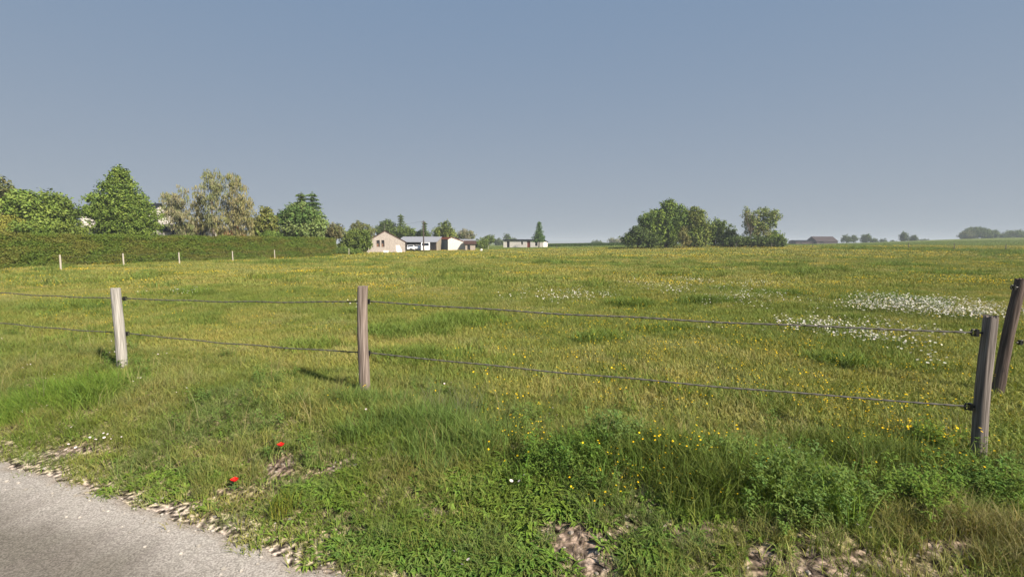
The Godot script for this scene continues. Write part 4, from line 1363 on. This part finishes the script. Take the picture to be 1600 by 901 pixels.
	tree("copse_oak", 1040, 118, [[1044, 330, 13, 14], [1030, 345, 22, 18], [1052, 350, 24, 20], [1018, 358, 22, 18], [1040, 368, 30, 16], [1010, 343, 13, 10], [1046, 320, 8, 9], [1062, 335, 12, 14]], green2, "tallest broad green oak in the copse", {"clump": 0.85, "fill": 1.9, "r": 0.3})
	tree("copse_tree", 996, 114, [[1000, 366, 18, 13], [985, 374, 14, 10], [1014, 374, 18, 11], [992, 362, 8, 7]], dark, "low dark tree at the crop side of the copse", {"clump": 0.8, "fill": 1.9})
	tree("copse_tree", 1085, 118, [[1082, 340, 18, 14], [1092, 352, 16, 18], [1078, 362, 20, 16], [1100, 366, 10, 14], [1088, 376, 20, 9]], [lin(0.15, 0.205, 0.048), lin(0.17, 0.215, 0.05), lin(0.165, 0.19, 0.05)], "olive green tree leaning on the tallest oak of the copse", {"clump": 0.8, "fill": 1.9})
	tree("brown_bush", 1068, 110, [[1068, 366, 7, 12], [1070, 376, 8, 8]], [lin(0.185, 0.17, 0.065), lin(0.17, 0.18, 0.06)], "brown leaved bush in the middle of the copse", {"category": "bush", "clump": 0.6, "fill": 1.8, "r": 0.05})
	tree("copse_tree", 1124, 124, [[1124, 352, 10, 9], [1114, 362, 14, 12], [1138, 364, 14, 11], [1128, 375, 22, 11], [1104, 374, 12, 11]], mid, "small round headed tree in the low middle of the copse", {"clump": 0.8, "fill": 1.7})
	tree("dark_bush", 1166, 114, [[1152, 377, 14, 9], [1172, 378, 16, 8], [1192, 378, 16, 8], [1212, 379, 14, 7], [1140, 380, 10, 6]], dark, "long dark bush at the foot of the thin crowned tree", {"category": "bush", "clump": 0.7, "fill": 2.0, "r": 0.06})
	tree("thin_crowned_tree", 1185, 118, [[1196, 332, 17, 7], [1182, 342, 18, 10], [1206, 340, 13, 8], [1172, 350, 12, 12], [1196, 352, 14, 9], [1214, 338, 7, 6], [1186, 362, 22, 10], [1166, 334, 6, 8]], [lin(0.192, 0.234, 0.062), lin(0.156, 0.204, 0.055), lin(0.226, 0.227, 0.089)], "tree with a thin see through crown and dead twigs", {"clump": 0.7, "fill": 0.95, "gaps": 0.3, "r": 0.18})
	tree("round_bush", 1210, 120, [[1208, 372, 16, 10], [1216, 378, 12, 7]], green2, "round green bush at the outer end of the copse", {"category": "bush", "clump": 0.7, "fill": 1.8, "r": 0.06})
	var tw := PackedVector3Array()
	var tp := on_ground(1166, 117)
	var kk := 117.0 / F
	for k in 26:
		var a := Vector3(rng.randf_range(-6, 14) * kk, rng.randf_range(30, 42) * kk, rng.randf_range(-0.5, 0.5))
		tube(tw, PackedVector3Array([Vector3(6 * kk, 20 * kk, 0), a, a + Vector3(rng.randf_range(-8, 4) * kk, rng.randf_range(8, 22) * kk, rng.randf_range(-0.8, 0.8))]), PackedFloat32Array([0.06, 0.04, 0.012]), 4)
	tube(tw, PackedVector3Array([Vector3(4 * kk, -0.2, 0), Vector3(6 * kk, 22 * kk, 0)]), PackedFloat32Array([0.14, 0.08]), 6)
	var o := thing("dead_tree", tp, 0.0, "bare dead tree with fine twigs beside the thin crowned tree", "tree")
	part("branches", mesh_of(tw), M.bark_pale, o)
	# trees along the far right horizon
	for b in [[1322, 372, 8, 6, "feathery low treetop right beside the brown roofed barn"], [1334, 371, 5, 7, "upright treetop second from the brown roofed barn"], [1353, 371, 10, 8, "wide round treetop in the horizon row past the barn"], [1366, 375, 8, 4, "low shrubby treetop next to the wide round one"], [1380, 376, 6, 4, "small isolated dark treetop on the horizon"], [1396, 377, 4, 3, "tiny dark bush on the horizon before the square tree"], [1412, 369, 8, 9, "squarish tall treetop on the horizon"], [1427, 372, 8, 7, "rounded treetop leaning on the squarish one"], [1443, 376, 10, 3, "low dark hedge end beside the rounded treetop"]]:
		tree("horizon_tree", b[0], 360, [[b[0], b[1] + 1, b[2] * 0.72, b[3] * 0.8], [b[0] + 2, b[1] + 3, b[2] * 0.7, b[3] * 0.7]], dark, b[4], {"clump": 1.1, "fill": 1.6, "gaps": 0.1, "group": "trees on the horizon"})
	for b in [[1516, 366, 12, 6, "grey green clump on the rise above the far fence"], [1532, 362, 16, 7, "broad crowned tree on the rise above the far fence"], [1548, 366, 10, 6, "low tree joined to the broad crowned one on the rise"], [1588, 366, 14, 6, "rounded tree at the end of the rise"], [1566, 370, 12, 3, "low hedge linking the two trees on the rise"], [1610, 367, 14, 6, "last rounded tree on the rise"]]:
		tree("rise_tree", b[0], 390, [[b[0], b[1], b[2], b[3]], [b[0] - 3, b[1] + 3, b[2], b[3] * 0.8]], grey if b[0] < 1520 else dark, b[4], {"clump": 1.4, "fill": 1.9, "group": "trees on the rise"})

# ---------------------------------------------------------------- fences
func build_fences() -> void:
	# the near fence: [u, v foot, u top, v top, half width px, material, squareness, notch]
	var spec := [[190, 577, 181, 450, 9.0, "wood_pale", 0.15, 0.012], [568.5, 616, 567, 447, 8.6, "wood_brown", 0.3, 0.01], [1528, 722, 1548, 495, 12.6, "wood_grey", 0.75, 0.05]]
	var o := thing("wire_fence", hit(568, 616), 0.0, "weathered wooden post fence with two grey cords along the road verge", "fence")
	var here := o.position
	var feet := []
	var tops := []
	for s in spec:
		var f := hit(s[0], s[1])
		feet.append(f)
		tops.append(at_px(s[2], s[3], -f.z))
	var step: Vector3 = feet[0] - feet[1]
	var extra: Vector3 = feet[0] + step
	extra.y = height(extra.x, extra.z)
	feet.push_front(extra)
	tops.push_front(extra + Vector3(0.0, 1.3, 0))
	spec.push_front([0, 0, 0, 0, 9.0, "wood_brown", 0.2, 0.01])
	var ins := insulator_mesh()
	# where the cords pass each post, in pixels
	var levels := [[[0, 0], [0, 0]], [[187, 467.5], [191, 523.0]], [[567, 472.5], [568, 554.5]], [[1534, 520.5], [1520, 636.5]]]
	var runs := [PackedVector3Array(), PackedVector3Array()]
	for i in 4:
		var f: Vector3 = feet[i]
		var t: Vector3 = tops[i]
		var hh := t.y - f.y
		var r: float = spec[i][4] * -feet[i].z / F * cos(atan2(abs(f.x), -f.z)) if i else 0.065
		var po := part("post", post_mesh(hh, r, Vector3((t.x - f.x) / hh, 0, 0), spec[i][6], spec[i][7], 50 + i), M[spec[i][5]], o, Transform3D(Basis.IDENTITY, f - here))
		var along: Vector3 = (feet[min(i + 1, 3)] - feet[max(i - 1, 0)]).normalized()
		var back := Vector3(along.z, 0, -along.x).normalized()
		if back.z > 0: back = -back
		for k in 2:
			var lvl: float = 0.0
			if i == 0: lvl = [1.12, 0.55][k]
			else: lvl = at_px(levels[i][k][0], levels[i][k][1], -f.z).y - f.y
			var c := Vector3((t.x - f.x) / hh * lvl, lvl, 0)
			var out := back
			if i == 3: out = -along     # the end post carries its insulators on the side facing the cords
			var b := Basis(out.cross(Vector3.UP).normalized(), Vector3.UP, -out).orthonormalized()
			var q := c + out * r * 0.86
			part("insulator", ins, M.plastic, po, Transform3D(b, q))
			runs[k].append(f - here + q + out * (0.085 if i < 3 else 0.075))
	for k in 2: part("cord", cord_mesh(runs[k], 0.009, 0.03), M.cord, o)
	# the stout leaning post behind the end post
	var lf := hit(1557, 614)
	var lt := at_px(1604, 436, -lf.z)
	o = thing("leaning_post", lf, 0.0, "stout dark round post leaning to one side behind the end post", "post")
	var lh := lt.y - lf.y
	part("post", post_mesh(lh, 0.066, Vector3((lt.x - lf.x) / lh, 0, -0.04), 0.0, 0.02, 71), M.wood_dark, o)
	part("insulator", ins, M.plastic, o, Transform3D(Basis(Vector3.UP, PI / 2), Vector3((lt.x - lf.x) * 0.93 - 0.085, lh * 0.93, 0)))
	part("insulator", ins, M.plastic, o, Transform3D(Basis(Vector3.UP, -PI / 2), Vector3((lt.x - lf.x) * 0.45 + 0.09, lh * 0.45, 0)))
	# the fence along the hedge
	run_of_posts("hedge_fence", [[95, 423.5], [193, 416.5], [280, 412.5], [363.5, 408.5], [429, 405.0], [489, 402.0], [545, 398.5]], 1.14, 0.055, M.wood_bleached, "row of thin pale posts with fine wire in front of the hedge", -1)
	run_of_posts("farm_fence", [[576, 397.0], [625, 395.0], [669, 392.5], [683, 391.6], [735, 390.6], [763, 389.8]], 1.15, 0.05, M.wood_bleached, "thin post and wire fence in front of the farm buildings", 0)
	run_of_posts("copse_fence", [[870, 388.6], [925, 388.2], [1000, 387.8], [1065, 387.6], [1150, 387.4], [1206, 387.2], [1270, 387.2]], 1.1, 0.055, M.wood_grey, "thin grey post and wire fence in front of the copse", 0)
	run_of_posts("rise_fence", [[1420, 389.0], [1491, 390.5], [1572, 392.5], [1660, 395.0]], 1.25, 0.06, M.wood_grey, "dark thin posts and wire below the rising far field", 0)

func run_of_posts(called: String, feet: Array, h: float, r: float, m: Material, label: String, ends: int) -> void:
	var pts := []
	for f in feet: pts.append(hit(f[0], f[1]))
	var o := thing(called, pts[0], 0.0, label, "fence")
	var shape := post_mesh(h, r, Vector3(0.01, 0, 0), 0.2, 0.01, 90)
	var runs := [PackedVector3Array(), PackedVector3Array()]
	for p in pts:
		var q: Vector3 = p - pts[0]
		part("post", shape, m, o, Transform3D(Basis(Vector3.UP, rng.randf() * TAU) * Basis(Vector3.RIGHT, rng.randf_range(-0.04, 0.04)) * Basis.from_scale(Vector3(1, rng.randf_range(0.94, 1.05), 1)), q))
		runs[0].append(q + Vector3(0, h * 0.86, r * 0.9))
		runs[1].append(q + Vector3(0, h * 0.5, r * 0.9))
	for k in 2: part("wire", cord_mesh(runs[k], 0.004, 0.02, false), M.thin_wire, o)

# ---------------------------------------------------------------- vehicles
func wheel(parent: Node, at: Vector3, r: float) -> void:
	var v := PackedVector3Array()
	tube(v, PackedVector3Array([at - Vector3(0.1, 0, 0), at - Vector3(0.07, 0, 0), at + Vector3(0.07, 0, 0), at + Vector3(0.1, 0, 0)]), PackedFloat32Array([r * 0.92, r, r, r * 0.92]), 16)
	var w := part("wheel", mesh_of(v), M.rubber, parent)
	v = PackedVector3Array()
	tube(v, PackedVector3Array([at - Vector3(0.11, 0, 0), at + Vector3(0.11, 0, 0)]), PackedFloat32Array([r * 0.62, r * 0.62]), 12)
	part("rim", mesh_of(v), M.chrome, w)

# a car whose nose points to local +z
func car(o: Node3D, w: float, l: float, h: float, nose: float, paint: Material) -> void:
	var side := PackedVector2Array([Vector2(-l * 0.5, 0.28), Vector2(l * 0.5, 0.26), Vector2(l * 0.5, 0.62), Vector2(l * 0.5 - 0.12, 0.82), Vector2(l * 0.5 - nose, 1.0), Vector2(-l * 0.5 + 0.05, 1.02), Vector2(-l * 0.5, 0.8)])
	var turn := Transform3D(Basis(Vector3(0, 0, 1), Vector3.UP, Vector3(-1, 0, 0)), Vector3.ZERO)
	var v := PackedVector3Array()
	prism(v, side, -w * 0.5, w * 0.5)
	part("body", mesh_of(turn * v), paint, o)
	# cabin, narrower at the top
	var b := [Vector3(-w * 0.48, 1.0, l * 0.5 - nose), Vector3(w * 0.48, 1.0, l * 0.5 - nose), Vector3(w * 0.48, 1.0, -l * 0.5 + 0.1), Vector3(-w * 0.48, 1.0, -l * 0.5 + 0.1)]
	var t := [Vector3(-w * 0.4, h, l * 0.5 - nose - 0.75), Vector3(w * 0.4, h, l * 0.5 - nose - 0.75), Vector3(w * 0.4, h, -l * 0.5 + 0.45), Vector3(-w * 0.4, h, -l * 0.5 + 0.45)]
	v = PackedVector3Array()
	quad(v, t[0], t[1], t[2], t[3])
	for k in 4: quad(v, b[k], b[(k + 1) % 4], t[(k + 1) % 4], t[k])
	part("cabin", mesh_of(v), paint, o)
	var names := ["windscreen", "side_window", "rear_window", "side_window"]
	for k in 4:
		var b0: Vector3 = b[k]; var b1: Vector3 = b[(k + 1) % 4]; var t0: Vector3 = t[k]; var t1: Vector3 = t[(k + 1) % 4]
		var n := (b1 - b0).cross(t0 - b0).normalized() * 0.012
		if n.dot((b0 + b1) * 0.5 - Vector3(0, 1, 0)) < 0: n = -n
		v = PackedVector3Array()
		var q0 := b0.lerp(b1, 0.07).lerp(t0.lerp(t1, 0.07), 0.1) + n
		var q1 := b0.lerp(b1, 0.93).lerp(t0.lerp(t1, 0.93), 0.1) + n
		var q2 := b0.lerp(b1, 0.93).lerp(t0.lerp(t1, 0.93), 0.88) + n
		var q3 := b0.lerp(b1, 0.07).lerp(t0.lerp(t1, 0.07), 0.88) + n
		quad(v, q0, q1, q2, q3)
		part(names[k], mesh_of(v), M.glass, o)
	for s in [-1.0, 1.0]:
		part("headlight", box_mesh(Vector3(s * w * 0.36 - 0.16, 0.62, l * 0.5 - 0.1), Vector3(s * w * 0.36 + 0.16, 0.78, l * 0.5 + 0.01)), M.lamp_glass, o)
		part("tail_light", box_mesh(Vector3(s * w * 0.42 - 0.08, 0.7, -l * 0.5 - 0.01), Vector3(s * w * 0.42 + 0.08, 0.95, -l * 0.5 + 0.05)), M.red_lamp, o)
		for z in [l * 0.31, -l * 0.31]: wheel(o, Vector3(s * (w * 0.5 - 0.09), 0.31, z), 0.31)
	part("bumper", box_mesh(Vector3(-w * 0.48, 0.3, l * 0.5 - 0.04), Vector3(w * 0.48, 0.52, l * 0.5 + 0.06)), M.rubber, o)
	part("grille", box_mesh(Vector3(-w * 0.2, 0.56, l * 0.5 - 0.04), Vector3(w * 0.2, 0.68, l * 0.5 + 0.012)), M.dark, o)

func build_vehicles() -> void:
	var o := thing("parked_car", on_ground(641.5, 117), deg_to_rad(14.0), "white car parked next to the barn wall", "car")
	car(o, 1.7, 4.0, 1.45, 1.0, M.white_paint)
	o = thing("parked_car", on_ground(652.5, 119), deg_to_rad(-10.0), "white car parked between the other car and the van", "car")
	car(o, 1.62, 3.7, 1.42, 0.9, M.white_paint)
	# van, seen from behind: closed white rear doors
	o = thing("delivery_van", on_ground(665, 116), deg_to_rad(8.0), "large white delivery van parked beneath the pale metal roof", "van")
	var l := 2.6
	var w := 1.9
	var side := PackedVector2Array([Vector2(-l, 0.35), Vector2(l, 0.35), Vector2(l, 0.95), Vector2(l - 0.85, 1.2), Vector2(l - 1.6, 2.05), Vector2(-l + 0.1, 2.1), Vector2(-l, 2.0)])
	var v := PackedVector3Array()
	prism(v, side, -w * 0.5, w * 0.5)
	var turn := Transform3D(Basis(Vector3(0, 0, 1), Vector3.UP, Vector3(-1, 0, 0)), Vector3.ZERO)
	part("body", mesh_of(turn * v), M.white_paint, o)
	for s in [-1.0, 1.0]:
		part("rear_door", box_mesh(Vector3(s * 0.45 - 0.42, 0.5, -l - 0.02), Vector3(s * 0.45 + 0.42, 1.95, -l + 0.01)), M.white_paint, o)
		part("tail_light", box_mesh(Vector3(s * 0.9 - 0.04, 0.9, -l - 0.03), Vector3(s * 0.9 + 0.04, 1.3, -l + 0.02)), M.red_lamp, o)
		part("headlight", box_mesh(Vector3(s * 0.7 - 0.16, 0.8, l - 0.08), Vector3(s * 0.7 + 0.16, 0.96, l + 0.02)), M.lamp_glass, o)
		var q := PackedVector3Array()
		quad(q, Vector3(s * (w * 0.5 + 0.01), 1.25, l - 0.95), Vector3(s * (w * 0.5 + 0.01), 1.25, l - 1.9), Vector3(s * (w * 0.5 + 0.01), 1.9, l - 1.9), Vector3(s * (w * 0.5 + 0.01), 1.9, l - 1.5))
		part("side_window", mesh_of(q), M.glass, o)
		for z in [l * 0.6, -l * 0.6]: wheel(o, Vector3(s * (w * 0.5 - 0.1), 0.34, z), 0.34)
	v = PackedVector3Array()
	quad(v, Vector3(-0.82, 1.27, l - 0.89), Vector3(0.82, 1.27, l - 0.89), Vector3(0.76, 1.98, l - 1.515), Vector3(-0.76, 1.98, l - 1.515))
	part("windscreen", mesh_of(v), M.glass, o)

# ---------------------------------------------------------------- small things
func build_small_things() -> void:
	# utility pole by the open shed
	var p := on_ground(662, 112)
	var h: float = at_px(662, 344.5, 112).y - p.y
	var o := thing("utility_pole", p, 0.0, "slim dark utility pole in front of the metal roofed shed", "pole")
	part("pole", stick(Vector3(0, -0.3, 0), Vector3(0, h, 0), 0.17, 0.11, 10), M.wood_dark, o)
	part("crossarm", box_mesh(Vector3(-0.5, h - 0.4, -0.05), Vector3(0.5, h - 0.3, 0.05)), M.wood_dark, o)
	for x in [-0.42, 0.42]: part("insulator", stick(Vector3(x, h - 0.3, 0), Vector3(x, h - 0.14, 0), 0.045, 0.03, 8), M.concrete, o)
	var mast := at_px(601, 351.5, 104.6)
	part("wire", cord_mesh(PackedVector3Array([Vector3(-0.42, h - 0.14, 0), mast - p]), 0.014, 0.25, false), M.rubber, o)
	# white panel leaning on the barn
	p = on_ground(622.5, 102.2)
	o = thing("propped_board", p, deg_to_rad(4.0), "white panel leaning against the barn wall", "panel")
	var k := 102.2 / F
	var tilt := Basis(Vector3.RIGHT, -0.28)
	var v := PackedVector3Array()
	prism(v, PackedVector2Array([Vector2(-2.4 * k, 0), Vector2(5.4 * k, 0), Vector2(5.4 * k, 2.6 * k), Vector2(1.4 * k, 12.0 * k), Vector2(-4.4 * k, 12.0 * k), Vector2(-4.0 * k, 6 * k)]), -0.05, 0.0)
	part("sheet", mesh_of(v), M.white_dull, o, Transform3D(tilt, Vector3.ZERO))
	part("batten", box_mesh(Vector3(-2.0 * k, 2.0 * k, -0.09), Vector3(3.2 * k, 2.6 * k, -0.05)), M.wood_pale, o, Transform3D(tilt, Vector3.ZERO))
	# white trough in front of the barn
	o = thing("water_trough", on_ground(603, 99.0), deg_to_rad(6.0), "small white trough in the grass before the barn", "trough")
	v = PackedVector3Array()
	prism(v, PackedVector2Array([Vector2(-0.42, 0), Vector2(0.42, 0), Vector2(0.48, 0.52), Vector2(0.40, 0.52), Vector2(0.35, 0.1), Vector2(-0.35, 0.1), Vector2(-0.40, 0.52), Vector2(-0.48, 0.52)]), -0.4, 0.4)
	part("tub", mesh_of(v), M.white_dull, o)
	for z in [-0.42, 0.4]: part("end_panel", prism_mesh(PackedVector2Array([Vector2(-0.42, 0), Vector2(0.42, 0), Vector2(0.47, 0.5), Vector2(-0.47, 0.5)]), z, z + 0.02), M.white_dull, o)
	# white conical tub near the annexe
	o = thing("white_tub", on_ground(752, 118), 0.0, "small white tub in the grass beside the low annexe", "tub")
	part("bucket", stick(Vector3.ZERO, Vector3(0, 0.5, 0), 0.34, 0.22, 14), M.white_dull, o)
	part("rim", stick(Vector3(0, 0.48, 0), Vector3(0, 0.53, 0), 0.25, 0.25, 14), M.white_dull, o)
	# poppies
	for f in [[438.5, 697, "red poppy farther from the road edge"], [366, 752, "red poppy close to the road edge"]]:
		var d: float = -hit(f[0], f[1] + 16.0).z
		var foot := hit(f[0], f[1] + 16.0)
		var head := at_px(f[0], f[1], d) - foot
		o = thing("poppy", foot, 0.0, f[2], "flower", "poppies on the verge")
		part("stem", stick(Vector3(0, -0.02, 0), head, 0.003, 0.0025, 5), mat(s8(84, 112, 52), 0.7), o)
		for q in 4:
			var a := TAU * q / 4.0 + 0.4
			var out := Vector3(cos(a), 0, sin(a))
			var side := Vector3(-sin(a), 0, cos(a))
			var pv := PackedVector3Array()
			var rows := []
			for i in 4:
				var ff := i / 3.0
				var row := PackedVector3Array()
				for j in 5:
					var g := (j - 2) / 2.0
					row.append(head + out * (0.003 + 0.028 * ff * (1.0 - 0.15 * g * g)) + side * g * 0.027 * sqrt(ff + 0.02) + Vector3.UP * (0.026 * ff * ff + 0.006 * g * g * ff))
				rows.append(row)
			for i in 3:
				for j in 4: quad(pv, rows[i][j], rows[i][j + 1], rows[i + 1][j + 1], rows[i + 1][j])
			part("petal", mesh_of(pv), M.poppy if M.has("poppy") else poppy_red(), o)
		part("flower_centre", stick(head, head + Vector3(0, 0.012, 0), 0.007, 0.008, 7), M.dark, o)
		V_ = PackedVector3Array()
		C_ = PackedColorArray()
		for q in 6:
			var a := rng.randf() * TAU
			leaf(Vector3.UP * 0.01 * q, Vector3(cos(a), 0.5, sin(a)).normalized(), 0.08, 0.018, 0.6, jitter(lin(0.09, 0.15, 0.05), 0.2))
		part("leaf", mesh_of(V_, C_), M.grass, o)
	# the bright grass tuft among the weeds
	var tp := hit(440, 800)
	o = thing("grass_tuft", tp, 0.0, "bright yellow green grass tuft between two bare earth patches", "grass")
	part("blades", tuft(150, 0.13, 0.16, 0.36, 0.004, 0.008, 0.8, 0.9, [lin(0.15, 0.19, 0.03), lin(0.19, 0.2, 0.035), lin(0.11, 0.16, 0.03)]), M.grass, o)

func poppy_red() -> Material:
	var m := mat(s8(214, 20, 14), 0.6, 0.3)
	m.backlight_enabled = true
	m.backlight = Color(0.4, 0.4, 0.4)
	M.poppy = m
	return m
